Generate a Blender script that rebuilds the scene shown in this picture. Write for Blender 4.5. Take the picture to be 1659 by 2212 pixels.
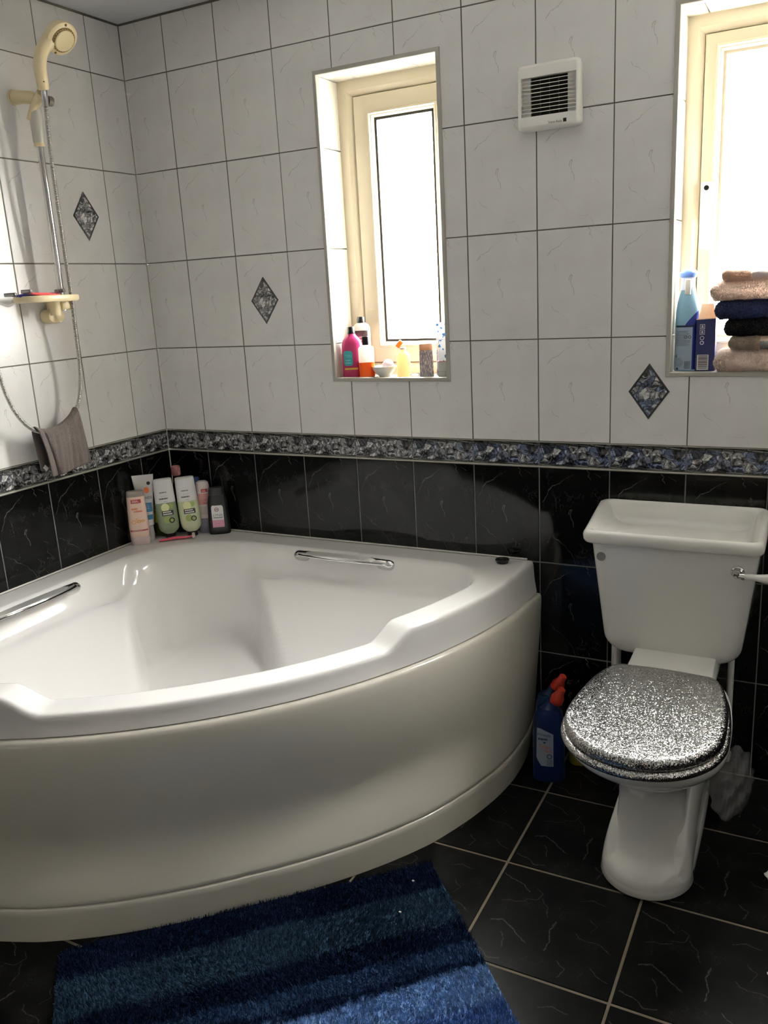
import bpy, bmesh, math, random
import numpy as np
from mathutils import Vector, Matrix, Euler

random.seed(7)
rng = np.random.default_rng(7)
for o in list(bpy.data.objects):
    bpy.data.objects.remove(o)
SC = bpy.context.scene
COL = SC.collection
PI = math.pi
R = math.radians

# ------------------------------------------------------------------ camera
cam_data = bpy.data.cameras.new('camera')
cam = bpy.data.objects.new('camera', cam_data)
COL.objects.link(cam)
cx = Vector((0.88575987, 0.4609093, -0.05469982))      # image right
cy = Vector((0.07021425, -0.249556, -0.96581145))      # image down
cz = Vector((-0.45880215, 0.85163632, -0.25340909))    # view direction
mw = Matrix((( cx.x, -cy.x, -cz.x, 2.1028),
             ( cx.y, -cy.y, -cz.y, -2.2975),
             ( cx.z, -cy.z, -cz.z, 1.369),
             (0, 0, 0, 1)))
cam.matrix_world = mw
cam_data.sensor_fit = 'HORIZONTAL'
cam_data.sensor_width = 36.0
cam_data.lens = 36.0 * 1827.5 / 1659.0
cam_data.clip_start = 0.05
SC.camera = cam

# ------------------------------------------------------------------ world, exposure
world = bpy.data.worlds.new('overcast_sky')
SC.world = world
world.use_nodes = True
wn = world.node_tree.nodes
wl = world.node_tree.links
wn.clear()
w_out = wn.new('ShaderNodeOutputWorld')
w_bg = wn.new('ShaderNodeBackground')
w_tc = wn.new('ShaderNodeTexCoord')
w_sep = wn.new('ShaderNodeSeparateXYZ')
w_ramp = wn.new('ShaderNodeValToRGB')
w_map = wn.new('ShaderNodeMapRange')
w_map.inputs['From Min'].default_value = -1.0
wl.new(w_tc.outputs['Generated'], w_sep.inputs[0])
wl.new(w_sep.outputs['Z'], w_map.inputs['Value'])
wl.new(w_map.outputs[0], w_ramp.inputs[0])
cr = w_ramp.color_ramp
cr.elements[0].position = 0.0
cr.elements[0].color = (0.10, 0.10, 0.09, 1)
cr.elements[1].position = 1.0
cr.elements[1].color = (0.93, 0.93, 0.92, 1)
e = cr.elements.new(0.47); e.color = (0.20, 0.195, 0.18, 1)
e = cr.elements.new(0.53); e.color = (0.92, 0.905, 0.89, 1)
wl.new(w_ramp.outputs[0], w_bg.inputs['Color'])
w_bg.inputs['Strength'].default_value = 180.0
wl.new(w_bg.outputs[0], w_out.inputs[0])

# hazy low sun, raking along the outside of the window wall: it only reaches the right-hand reveals
sun_data = bpy.data.lights.new('sun', 'SUN')
sun_data.energy = 350.0; sun_data.color = (1.0, 0.92, 0.83); sun_data.angle = R(4)
sun = bpy.data.objects.new('sun', sun_data); COL.objects.link(sun)
sun.location = (-3, 2, 3)
sun.rotation_euler = Vector((.80, -.36, -.48)).to_track_quat('-Z', 'Y').to_euler()

SC.view_settings.view_transform = 'Standard'
SC.view_settings.look = 'None'
SC.view_settings.gamma = 1.0
SC.view_settings.use_curve_mapping = False
SC.view_settings.exposure = -0.12

def portal(name, x0, x1, z0, z1):
    l = bpy.data.lights.new(name, 'AREA')
    l.shape = 'RECTANGLE'; l.size = x1 - x0; l.size_y = z1 - z0
    l.cycles.is_portal = True
    o = bpy.data.objects.new(name, l); COL.objects.link(o)
    o.location = ((x0 + x1) / 2, 0.19, (z0 + z1) / 2)
    o.rotation_euler = (R(-90), 0, 0)
portal('window_portal', 0.75, 1.12, 1.13, 1.95)
portal('window_portal.001', 1.75, 2.28, 1.13, 1.95)

# ------------------------------------------------------------------ node helpers
def new_mat(name):
    m = bpy.data.materials.new(name); m.use_nodes = True
    nt = m.node_tree
    return m, nt, nt.nodes['Principled BSDF']

def P(name, col, rough=0.5, metal=0.0, coat=0.0, spec=0.5, trans=0.0, sheen=0.0, noise=0.0, nscale=40.0, bump=0.0, alpha=1.0, sss=0.0):
    """plain procedural material, with a little value noise so that nothing is perfectly flat"""
    m, nt, b = new_mat(name)
    b.inputs['Base Color'].default_value = (*col, 1)
    b.inputs['Roughness'].default_value = rough
    b.inputs['Metallic'].default_value = metal
    b.inputs['Coat Weight'].default_value = coat
    b.inputs['Coat Roughness'].default_value = 0.05
    b.inputs['Specular IOR Level'].default_value = spec
    b.inputs['Transmission Weight'].default_value = trans
    b.inputs['Sheen Weight'].default_value = sheen
    if sss:
        b.inputs['Subsurface Weight'].default_value = sss
        b.inputs['Subsurface Radius'].default_value = (0.02, 0.02, 0.02)
    if noise or bump:
        tc = nt.nodes.new('ShaderNodeTexCoord')
        n = nt.nodes.new('ShaderNodeTexNoise')
        n.inputs['Scale'].default_value = nscale
        n.inputs['Detail'].default_value = 4
        nt.links.new(tc.outputs['Object'], n.inputs['Vector'])
        if noise:
            mx = nt.nodes.new('ShaderNodeMix'); mx.data_type = 'RGBA'
            mx.inputs['A'].default_value = (*[c * (1 - noise) for c in col], 1)
            mx.inputs['B'].default_value = (*[min(1, c * (1 + noise)) for c in col], 1)
            nt.links.new(n.outputs['Fac'], mx.inputs['Factor'])
            nt.links.new(mx.outputs['Result'], b.inputs['Base Color'])
        if bump:
            bp = nt.nodes.new('ShaderNodeBump')
            bp.inputs['Strength'].default_value = bump
            bp.inputs['Distance'].default_value = 0.002
            nt.links.new(n.outputs['Fac'], bp.inputs['Height'])
            nt.links.new(bp.outputs[0], b.inputs['Normal'])
    return m

def srgb(r, g, b):
    f = lambda c: (c / 255 / 12.92) if c / 255 <= 0.04045 else ((c / 255 + 0.055) / 1.055) ** 2.4
    return (f(r), f(g), f(b))

def math_n(nt, op, a=None, b=None, c=None, clamp=False):
    n = nt.nodes.new('ShaderNodeMath'); n.operation = op; n.use_clamp = clamp
    for i, v in enumerate((a, b, c)):
        if v is None: continue
        if isinstance(v, (int, float)): n.inputs[i].default_value = v
        else: nt.links.new(v, n.inputs[i])
    return n.outputs[0]

def vmath(nt, op, a=None, b=None, scale=None, out=0):
    n = nt.nodes.new('ShaderNodeVectorMath'); n.operation = op
    for i, v in enumerate((a, b)):
        if v is None: continue
        if isinstance(v, (tuple, list)): n.inputs[i].default_value = v
        else: nt.links.new(v, n.inputs[i])
    if scale is not None:
        if isinstance(scale, (int, float)): n.inputs['Scale'].default_value = scale
        else: nt.links.new(scale, n.inputs['Scale'])
    return n.outputs[out]

# group: mask of a thin stroke from A to B around point P
SEG = bpy.data.node_groups.new('stroke_segment', 'ShaderNodeTree')
for nm in ('P', 'A', 'B'): SEG.interface.new_socket(nm, in_out='INPUT', socket_type='NodeSocketVector')
SEG.interface.new_socket('W', in_out='INPUT', socket_type='NodeSocketFloat')
SEG.interface.new_socket('Mask', in_out='OUTPUT', socket_type='NodeSocketFloat')
gi = SEG.nodes.new('NodeGroupInput'); go = SEG.nodes.new('NodeGroupOutput')
pa = vmath(SEG, 'SUBTRACT', gi.outputs['P'], gi.outputs['A'])
ba = vmath(SEG, 'SUBTRACT', gi.outputs['B'], gi.outputs['A'])
dt = vmath(SEG, 'DOT_PRODUCT', pa, ba, out=1)
dd = vmath(SEG, 'DOT_PRODUCT', ba, ba, out=1)
h = math_n(SEG, 'DIVIDE', dt, dd, clamp=True)
pr = vmath(SEG, 'SCALE', ba, scale=h)
df = vmath(SEG, 'SUBTRACT', pa, pr)
ln = vmath(SEG, 'LENGTH', df, out=1)
q = math_n(SEG, 'DIVIDE', ln, gi.outputs['W'])
mk = math_n(SEG, 'SUBTRACT', 1.0, q, clamp=True)
SEG.links.new(mk, go.inputs['Mask'])

def strokes(nt, pvec, lines):
    """lines: list of (polyline, width, strength) in tile metres (x, z)"""
    acc = None
    for pts, w, s in lines:
        for (a, b) in zip(pts[:-1], pts[1:]):
            g = nt.nodes.new('ShaderNodeGroup'); g.node_tree = SEG
            nt.links.new(pvec, g.inputs['P'])
            g.inputs['A'].default_value = (a[0], 0, a[1]); g.inputs['B'].default_value = (b[0], 0, b[1])
            g.inputs['W'].default_value = w
            v = math_n(nt, 'MULTIPLY', g.outputs[0], s)
            acc = v if acc is None else math_n(nt, 'MAXIMUM', acc, v)
    return acc

def fr(pts, W=0.2, H=0.285):
    return [(x * W, (1 - y) * H) for x, y in pts]

PRINT = [
    (fr([(.43, .46), (.455, .415), (.475, .425), (.455, .47), (.475, .52), (.505, .60)]), 0.0016, 1.0),
    (fr([(.14, .24), (.20, .185), (.24, .165), (.31, .145), (.37, .105)]), 0.0015, .9),
    (fr([(.37, .105), (.45, .085), (.52, .05)]), 0.0011, .45),
    (fr([(.69, .01), (.725, .03), (.71, .07), (.75, .11)]), 0.0013, .8),
    (fr([(.78, .03), (.83, .05), (.87, .075)]), 0.0011, .6),
    (fr([(.19, .70), (.24, .735), (.30, .765)]), 0.0014, .9),
    (fr([(.30, .765), (.37, .80), (.43, .85)]), 0.0009, .35),
    (fr([(.75, .60), (.79, .615), (.82, .645)]), 0.0012, .7),
    (fr([(.57, .90), (.64, .905), (.69, .90)]), 0.0010, .6),
    (fr([(.70, .93), (.74, .955), (.765, .985)]), 0.0012, .7),
    (fr([(.22, .30), (.26, .345), (.25, .39)]), 0.0011, .4),
]
PRINT_DARK = PRINT + [
    (fr([(.14, .24), (.10, .30), (.05, .36)]), 0.0012, .6),
    (fr([(.43, .85), (.50, .92), (.53, .99)]), 0.0012, .6),
    (fr([(.03, .62), (.12, .655), (.19, .70)]), 0.0010, .55),
    (fr([(.60, .76), (.64, .82), (.62, .86)]), 0.0012, .6),
    (fr([(.80, .66), (.78, .72), (.83, .78)]), 0.0010, .4),
]

def tile_mat(name, base, vein, lines, vein_amt, rough=0.12, cloud=None, cloud_amt=0.3, fine=0.0, spec=0.5):
    m, nt, b = new_mat(name)
    tc = nt.nodes.new('ShaderNodeTexCoord')
    n1 = nt.nodes.new('ShaderNodeTexNoise'); n1.inputs['Scale'].default_value = 55; n1.inputs['Detail'].default_value = 3
    nt.links.new(tc.outputs['Object'], n1.inputs['Vector'])
    off = vmath(nt, 'SUBTRACT', n1.outputs['Color'], (0.5, 0.5, 0.5))
    off = vmath(nt, 'SCALE', off, scale=0.014)
    pv = vmath(nt, 'ADD', tc.outputs['Object'], off)
    pv = vmath(nt, 'MULTIPLY', pv, (1, 0, 1))
    acc = strokes(nt, pv, lines)
    n2 = nt.nodes.new('ShaderNodeTexNoise'); n2.inputs['Scale'].default_value = 160; n2.inputs['Detail'].default_value = 4
    nt.links.new(tc.outputs['Object'], n2.inputs['Vector'])
    brk = math_n(nt, 'MULTIPLY_ADD', n2.outputs['Fac'], 2.2, -0.45, clamp=True)
    mask = math_n(nt, 'MULTIPLY', acc, brk)
    mask = math_n(nt, 'MULTIPLY', mask, vein_amt, clamp=True)
    # cloudy body
    n3 = nt.nodes.new('ShaderNodeTexNoise'); n3.inputs['Scale'].default_value = 13; n3.inputs['Detail'].default_value = 5
    nt.links.new(tc.outputs['Object'], n3.inputs['Vector'])
    cl = nt.nodes.new('ShaderNodeMapRange'); cl.inputs['From Min'].default_value = .35; cl.inputs['From Max'].default_value = .7
    nt.links.new(n3.outputs['Fac'], cl.inputs['Value'])
    mc = nt.nodes.new('ShaderNodeMix'); mc.data_type = 'RGBA'
    mc.inputs['A'].default_value = (*base, 1); mc.inputs['B'].default_value = (*(cloud or base), 1)
    nt.links.new(math_n(nt, 'MULTIPLY', cl.outputs[0], cloud_amt), mc.inputs['Factor'])
    last = mc.outputs['Result']
    if fine:
        # hairline veins: thin level set of a noise field
        n4 = nt.nodes.new('ShaderNodeTexNoise'); n4.inputs['Scale'].default_value = 24; n4.inputs['Detail'].default_value = 5
        n4.inputs['Roughness'].default_value = .6
        nt.links.new(tc.outputs['Object'], n4.inputs['Vector'])
        dv = math_n(nt, 'ABSOLUTE', math_n(nt, 'SUBTRACT', n4.outputs['Fac'], .5))
        ml = math_n(nt, 'SUBTRACT', 1.0, math_n(nt, 'MULTIPLY', dv, 95.0), clamp=True)
        gate = math_n(nt, 'MULTIPLY_ADD', n3.outputs['Fac'], 5.0, -2.6, clamp=True)
        ml = math_n(nt, 'MULTIPLY', math_n(nt, 'MULTIPLY', ml, gate), fine)
        mask = math_n(nt, 'MAXIMUM', mask, ml)
    mv = nt.nodes.new('ShaderNodeMix'); mv.data_type = 'RGBA'
    nt.links.new(mask, mv.inputs['Factor']); nt.links.new(last, mv.inputs['A'])
    mv.inputs['B'].default_value = (*vein, 1)
    nt.links.new(mv.outputs['Result'], b.inputs['Base Color'])
    b.inputs['Roughness'].default_value = rough; b.inputs['Specular IOR Level'].default_value = spec
    bp = nt.nodes.new('ShaderNodeBump'); bp.inputs['Strength'].default_value = 0.05; bp.inputs['Distance'].default_value = 0.002
    nt.links.new(n3.outputs['Fac'], bp.inputs['Height']); nt.links.new(bp.outputs[0], b.inputs['Normal'])
    return m

def mosaic_mat(name, border=True):
    """broken glazed shards in greys, black and (by object colour) blue"""
    m, nt, b = new_mat(name)
    tc = nt.nodes.new('ShaderNodeTexCoord'); oi = nt.nodes.new('ShaderNodeObjectInfo')
    nz = nt.nodes.new('ShaderNodeTexNoise'); nz.inputs['Scale'].default_value = 40; nz.inputs['Detail'].default_value = 3
    nt.links.new(tc.outputs['Object'], nz.inputs['Vector'])
    off = vmath(nt, 'SCALE', vmath(nt, 'SUBTRACT', nz.outputs['Color'], (.5, .5, .5)), scale=.03)
    pv = vmath(nt, 'MULTIPLY', vmath(nt, 'ADD', tc.outputs['Object'], off), (1, 0, 1.25))
    vo = nt.nodes.new('ShaderNodeTexVoronoi'); vo.inputs['Scale'].default_value = 34
    nt.links.new(pv, vo.inputs['Vector'])
    ve = nt.nodes.new('ShaderNodeTexVoronoi'); ve.feature = 'DISTANCE_TO_EDGE'; ve.inputs['Scale'].default_value = 34
    nt.links.new(pv, ve.inputs['Vector'])
    sp = nt.nodes.new('ShaderNodeSeparateColor'); nt.links.new(vo.outputs['Color'], sp.inputs[0])
    n5 = nt.nodes.new('ShaderNodeTexNoise'); n5.inputs['Scale'].default_value = 62; n5.inputs['Detail'].default_value = 3; n5.inputs['Distortion'].default_value = 1.3
    nt.links.new(pv, n5.inputs['Vector'])
    val = math_n(nt, 'ADD', math_n(nt, 'MULTIPLY', sp.outputs[0], .40), math_n(nt, 'MULTIPLY_ADD', n5.outputs['Fac'], 2.6, -.88))
    rp = nt.nodes.new('ShaderNodeValToRGB'); nt.links.new(val, rp.inputs[0])
    c = rp.color_ramp
    c.elements[0].position = .12; c.elements[0].color = (*srgb(46, 46, 46), 1)
    c.elements[1].position = .95; c.elements[1].color = (*srgb(214, 212, 212), 1)
    for p_, v_ in ((.30, 62), (.42, 100), (.56, 136), (.66, 118), (.78, 168)):
        el = c.elements.new(p_); el.color = (*srgb(v_, v_, v_ + 2), 1)
    # blue shards
    bl = math_n(nt, 'MULTIPLY_ADD', sp.outputs[1], 3.0, -1.0, clamp=True)
    sc = nt.nodes.new('ShaderNodeSeparateColor'); nt.links.new(oi.outputs['Color'], sc.inputs[0])
    bl = math_n(nt, 'MULTIPLY', bl, sc.outputs[2])
    mb = nt.nodes.new('ShaderNodeMix'); mb.data_type = 'RGBA'; mb.blend_type = 'MULTIPLY'
    nt.links.new(bl, mb.inputs['Factor']); nt.links.new(rp.outputs[0], mb.inputs['A'])
    mb.inputs['B'].default_value = (*srgb(158, 180, 228), 1)
    # dark seams
    ed = math_n(nt, 'LESS_THAN', ve.outputs['Distance'], .05)
    last = mb.outputs['Result']
    if border:
        sx = nt.nodes.new('ShaderNodeSeparateXYZ'); nt.links.new(tc.outputs['Object'], sx.inputs[0])
        dz = math_n(nt, 'ABSOLUTE', math_n(nt, 'SUBTRACT', sx.outputs['Z'], .0375))
        band = math_n(nt, 'GREATER_THAN', dz, .0265)
        # dashes in the edge bands
        br = nt.nodes.new('ShaderNodeTexVoronoi'); br.voronoi_dimensions = '1D'; br.inputs['Scale'].default_value = 75
        nt.links.new(math_n(nt, 'ADD', sx.outputs['X'], math_n(nt, 'MULTIPLY', sx.outputs['Z'], 9.0)), br.inputs['W'])
        s2 = nt.nodes.new('ShaderNodeSeparateColor'); nt.links.new(br.outputs['Color'], s2.inputs[0])
        r2 = nt.nodes.new('ShaderNodeValToRGB'); nt.links.new(s2.outputs[0], r2.inputs[0])
        r2.color_ramp.interpolation = 'CONSTANT'
        r2.color_ramp.elements[0].color = (*srgb(44, 44, 42), 1); r2.color_ramp.elements[1].position = .86; r2.color_ramp.elements[1].color = (*srgb(150, 150, 146), 1)
        el = r2.color_ramp.elements.new(.45); el.color = (*srgb(72, 72, 68), 1)
        el = r2.color_ramp.elements.new(.68); el.color = (*srgb(98, 98, 94), 1)
        mbn = nt.nodes.new('ShaderNodeMix'); mbn.data_type = 'RGBA'
        nt.links.new(band, mbn.inputs['Factor']); nt.links.new(last, mbn.inputs['A']); nt.links.new(r2.outputs[0], mbn.inputs['B'])
        last = mbn.outputs['Result']
        # upright and hanging triangles printed across the shards, as on the real border
        def tri(cx_, half, up, shade, hgt=.052):
            dx = math_n(nt, 'ABSOLUTE', math_n(nt, 'SUBTRACT', sx.outputs['X'], cx_))
            t = math_n(nt, 'DIVIDE', dx, half)
            zz = math_n(nt, 'SUBTRACT', sx.outputs['Z'], .011)
            lim = math_n(nt, 'MULTIPLY', math_n(nt, 'SUBTRACT', 1.0, t), hgt)
            ins = math_n(nt, 'LESS_THAN', zz, lim) if up else math_n(nt, 'GREATER_THAN', zz, math_n(nt, 'SUBTRACT', .053, lim))
            ins = math_n(nt, 'MULTIPLY', ins, math_n(nt, 'LESS_THAN', dz, .0265))
            mt = nt.nodes.new('ShaderNodeMix'); mt.data_type = 'RGBA'; mt.blend_type = 'MULTIPLY'
            nt.links.new(math_n(nt, 'MULTIPLY', ins, .85), mt.inputs['Factor']); nt.links.new(last, mt.inputs['A'])
            mt.inputs['B'].default_value = (*srgb(*shade), 1)
            return mt.outputs['Result']
        last = tri(.085, .019, True, (150, 150, 155))
        last = tri(.180, .021, False, (110, 108, 108), .034)
        last = tri(.028, .020, False, (150, 150, 156), .05)
    me = nt.nodes.new('ShaderNodeMix'); me.data_type = 'RGBA'; me.blend_type = 'MULTIPLY'
    nt.links.new(math_n(nt, 'MULTIPLY', ed, .75), me.inputs['Factor']); nt.links.new(last, me.inputs['A'])
    me.inputs['B'].default_value = (.12, .12, .13, 1)
    nt.links.new(me.outputs['Result'], b.inputs['Base Color'])
    b.inputs['Roughness'].default_value = .16
    bp = nt.nodes.new('ShaderNodeBump'); bp.inputs['Strength'].default_value = .25; bp.inputs['Distance'].default_value = .001
    nt.links.new(val, bp.inputs['Height']); nt.links.new(bp.outputs[0], b.inputs['Normal'])
    return m

# ------------------------------------------------------------------ materials
WHITE_TILE = tile_mat('white_wall_tile', srgb(226, 225, 223), srgb(118, 115, 110), PRINT, .68, .22, srgb(215, 213, 211), .5)
BLACK_TILE = tile_mat('black_wall_tile', srgb(12, 12, 12), srgb(140, 138, 134), PRINT_DARK, .55, .07, srgb(20, 20, 20), .5, fine=.22, spec=.25)
# floor tile gets its own long veins
FLOOR_LINES = [([(x * .32, (1 - y) * .32) for x, y in pl], w, s) for pl, w, s in [
    ([(.03, .12), (.10, .16), (.20, .19), (.26, .25)], .0022, 1), ([(.30, .20), (.36, .24), (.33, .31), (.26, .33)], .0018, .8),
    ([(.10, .40), (.18, .385), (.26, .36)], .0016, .7), ([(.36, .28), (.42, .36), (.45, .45)], .0016, .6),
    ([(.10, .62), (.17, .585), (.23, .62), (.31, .68), (.38, .735)], .0023, 1), ([(.20, .70), (.24, .76), (.25, .83)], .002, .7),
    ([(.52, .46), (.50, .56), (.53, .66), (.52, .75)], .0024, 1), ([(.62, .20), (.70, .16), (.79, .18)], .0017, .7),
    ([(.66, .52), (.74, .57), (.82, .55), (.91, .60)], .0018, .7), ([(.04, .88), (.12, .90), (.19, .95), (.27, .93)], .0022, .9),
    ([(.62, .80), (.68, .86), (.66, .93)], .002, .8), ([(.84, .78), (.90, .84), (.96, .85)], .0018, .7), ([(.72, .35), (.78, .40), (.76, .47)], .0015, .5)]]
FLOOR_TILE = tile_mat('black_floor_tile_veined', srgb(9, 9, 9), srgb(104, 101, 96), FLOOR_LINES, .7, .30, srgb(24, 23, 22), .8, fine=.2, spec=.06)
BORDER_TILE = mosaic_mat('mosaic_border_glaze', True)
DIAMOND = mosaic_mat('mosaic_diamond_glaze', False)
GROUT_W = P('dark_grey_grout', srgb(92, 88, 78), .9, noise=.15, nscale=120)
GROUT_B = P('light_grey_grout', srgb(112, 112, 108), .9, noise=.15, nscale=120)
GROUT_F = P('buff_floor_grout', srgb(112, 102, 86), .95, noise=.25, nscale=30)
LISTELLO = P('grey_edge_strip', srgb(176, 174, 164), .35)
PLASTER = P('white_ceiling_paint', srgb(206, 207, 210), .85, noise=.02, nscale=6)
UPVC = P('white_window_plastic', srgb(200, 189, 166), .28)
TRIM_GREY = P('grey_tile_trim', srgb(168, 165, 155), .45)
ACRYLIC = P('white_bath_acrylic', srgb(233, 231, 229), .10, spec=.4)
PANEL = P('cream_bath_panel_plastic', srgb(223, 219, 207), .2, coat=.25, noise=.015, nscale=3)
CERAMIC = P('white_ceramic', srgb(232, 231, 226), .09, coat=.3)
CHROME = P('chrome', (.66, .655, .65), .07, 1.0)
STEEL = P('brushed_hose_steel', (.52, .51, .48), .22, 1.0)
BLACK_RUBBER = P('black_rubber', srgb(22, 22, 22), .45)
CREAM_PL = P('yellowed_cream_plastic', srgb(224, 208, 168), .32, noise=.04, nscale=25)
GREY_PL = P('frosted_grey_plastic', srgb(196, 194, 186), .3)
BLACK_PL = P('black_plastic', srgb(20, 19, 19), .28)
WHITE_PL = P('white_plastic', srgb(238, 236, 230), .35)
INNER_DARK = P('dark_fan_cavity', srgb(42, 40, 32), .8)

# ------------------------------------------------------------------ mesh helpers
class MB:
    """collects vertices and faces of one mesh"""
    def __init__(s): s.v = []; s.f = []; s.m = []
    def add(s, vs, fs, mi=0):
        o = len(s.v); s.v += [tuple(map(float, v)) for v in vs]
        for f in fs: s.f.append([o + i for i in f]); s.m.append(mi)
        return o
    def box(s, a, b, mi=0, bev=0.0):
        x0, y0, z0 = a; x1, y1, z1 = b
        if bev <= 0:
            s.add([(x0, y0, z0), (x1, y0, z0), (x1, y1, z0), (x0, y1, z0), (x0, y0, z1), (x1, y0, z1), (x1, y1, z1), (x0, y1, z1)],
                  [(0, 3, 2, 1), (4, 5, 6, 7), (0, 1, 5, 4), (1, 2, 6, 5), (2, 3, 7, 6), (3, 0, 4, 7)], mi)
        else:
            s.rbox(a, b, bev, 2, mi)
    def rbox(s, a, b, r, seg=2, mi=0):
        """box with all edges rounded"""
        bm = bmesh.new()
        bmesh.ops.create_cube(bm, size=1)
        c = [(a[i] + b[i]) / 2 for i in range(3)]; d = [abs(b[i] - a[i]) for i in range(3)]
        for v in bm.verts: v.co = Vector([c[i] + v.co[i] * d[i] for i in range(3)])
        bmesh.ops.bevel(bm, geom=bm.edges[:], offset=min(r, min(d) * .49), segments=seg, affect='EDGES', profile=.5)
        s.bm(bm, mi)
    def bm(s, bm, mi=0):
        bm.verts.index_update()
        s.add([v.co[:] for v in bm.verts], [[v.index for v in f.verts] for f in bm.faces], mi); bm.free()
    def rings(s, rs, closed=True, cap0=False, cap1=False, mi=0):
        """skin a list of equally long rings of points"""
        n = len(rs[0]); o = len(s.v)
        for r_ in rs: s.v += [tuple(map(float, p)) for p in r_]
        for i in range(len(rs) - 1):
            for j in range(n if closed else n - 1):
                k = (j + 1) % n
                s.f.append([o + i * n + j, o + i * n + k, o + (i + 1) * n + k, o + (i + 1) * n + j]); s.m.append(mi)
        if cap0: s.f.append([o + j for j in range(n)][::-1]); s.m.append(mi)
        if cap1: s.f.append([o + (len(rs) - 1) * n + j for j in range(n)]); s.m.append(mi)
    def lathe(s, prof, seg=24, c=(0, 0, 0), mi=0, cap0=True, cap1=True):
        s.rings([[(c[0] + r_ * math.cos(2 * PI * k / seg), c[1] + r_ * math.sin(2 * PI * k / seg), c[2] + z) for k in range(seg)] for r_, z in prof], True, cap0, cap1, mi)
    def tube(s, path, rad, seg=10, mi=0, cap=True, flat=None):
        """tube along a path; rad number or list; flat=(rx, ry) elliptic with 'up' reference"""
        pts = [Vector(p) for p in path]; n = len(pts); rs = []
        t0 = (pts[1] - pts[0]).normalized()
        up = Vector((0, 0, 1)) if abs(t0.z) < .9 else Vector((1, 0, 0))
        x = t0.cross(up).normalized()
        for i in range(n):
            t = (pts[min(i + 1, n - 1)] - pts[max(i - 1, 0)]).normalized()
            x = (x - t * x.dot(t)).normalized(); y = t.cross(x)
            r_ = rad[i] if hasattr(rad, '__len__') else rad
            rx, ry = (r_ * flat[0], r_ * flat[1]) if flat else (r_, r_)
            rs.append([pts[i] + x * (rx * math.cos(2 * PI * k / seg)) + y * (ry * math.sin(2 * PI * k / seg)) for k in range(seg)])
        s.rings(rs, True, cap, cap, mi)
    def xf(s, M):
        s.v = [tuple(M @ Vector(v)) for v in s.v]; return s

def mesh_of(name, mb, mats, smooth=True, sharp=None):
    me = bpy.data.meshes.new(name)
    me.from_pydata(mb.v, [], mb.f)
    mats = mats if isinstance(mats, (list, tuple)) else [mats]
    for m in mats: me.materials.append(m)
    if len(mats) > 1: me.polygons.foreach_set('material_index', mb.m)
    bm = bmesh.new(); bm.from_mesh(me); bmesh.ops.recalc_face_normals(bm, faces=bm.faces[:]); bm.to_mesh(me); bm.free()
    if smooth:
        me.polygons.foreach_set('use_smooth', [True] * len(me.polygons))
        me.set_sharp_from_angle(angle=R(sharp if sharp is not None else 38))
    me.update()
    return me

def obj(name, mb, mats, parent=None, smooth=True, sharp=None, world=False, loc=None):
    """world=True: vertices are given in world space, moved into the parent's space"""
    if world and parent is not None:
        mb.xf(world_inv(parent))
    me = mesh_of(name, mb, mats, smooth, sharp)
    o = bpy.data.objects.new(name, me); COL.objects.link(o)
    if parent is not None: o.parent = parent
    if loc is not None: o.location = loc
    return o

def local_m(o):
    return Matrix.LocRotScale(o.location, o.rotation_euler, o.scale)
def world_m(o):
    m = local_m(o)
    while o.parent is not None:
        o = o.parent; m = local_m(o) @ m
    return m
def world_inv(o): return world_m(o).inverted()

def thing(name, label, cat, loc=(0, 0, 0), rz=0.0, group=None, rot=None):
    o = bpy.data.objects.new(name, None); COL.objects.link(o)
    o.empty_display_size = .05
    o.location = loc; o.rotation_euler = rot if rot else (0, 0, rz)
    o['label'] = label; o['category'] = cat
    if group: o['group'] = group
    return o
def tag(o, label, cat, group=None):
    o['label'] = label; o['category'] = cat
    if group: o['group'] = group
    return o
def struct(o): o['kind'] = 'structure'; return o

def smoothstep(a, b, x):
    t = np.clip((np.asarray(x, float) - a) / (b - a), 0, 1); return t * t * (3 - 2 * t)
def lerp(a, b, t): return a + (b - a) * t
def catmull(pts, n):
    pts = [Vector(p) for p in pts]
    P_ = [pts[0] * 2 - pts[1]] + pts + [pts[-1] * 2 - pts[-2]]
    out = []
    for i in range(len(pts) - 1):
        a, b, c, d = P_[i:i + 4]
        for k in range(n):
            t = k / n
            out.append(.5 * ((2 * b) + (c - a) * t + (2 * a - 5 * b + 4 * c - d) * t * t + (3 * b - a - 3 * c + d) * t ** 3))
    out.append(pts[-1]); return out
def rrect(x0, x1, y0, y1, r, seg=5):
    """rounded rectangle, counter-clockwise"""
    r = min(r, (x1 - x0) * .499, (y1 - y0) * .499); out = []
    for cx_, cy_, a0 in ((x1 - r, y0 + r, -90), (x1 - r, y1 - r, 0), (x0 + r, y1 - r, 90), (x0 + r, y0 + r, 180)):
        for k in range(seg + 1):
            a = R(a0 + 90 * k / seg); out.append((cx_ + r * math.cos(a), cy_ + r * math.sin(a)))
    return out

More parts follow.
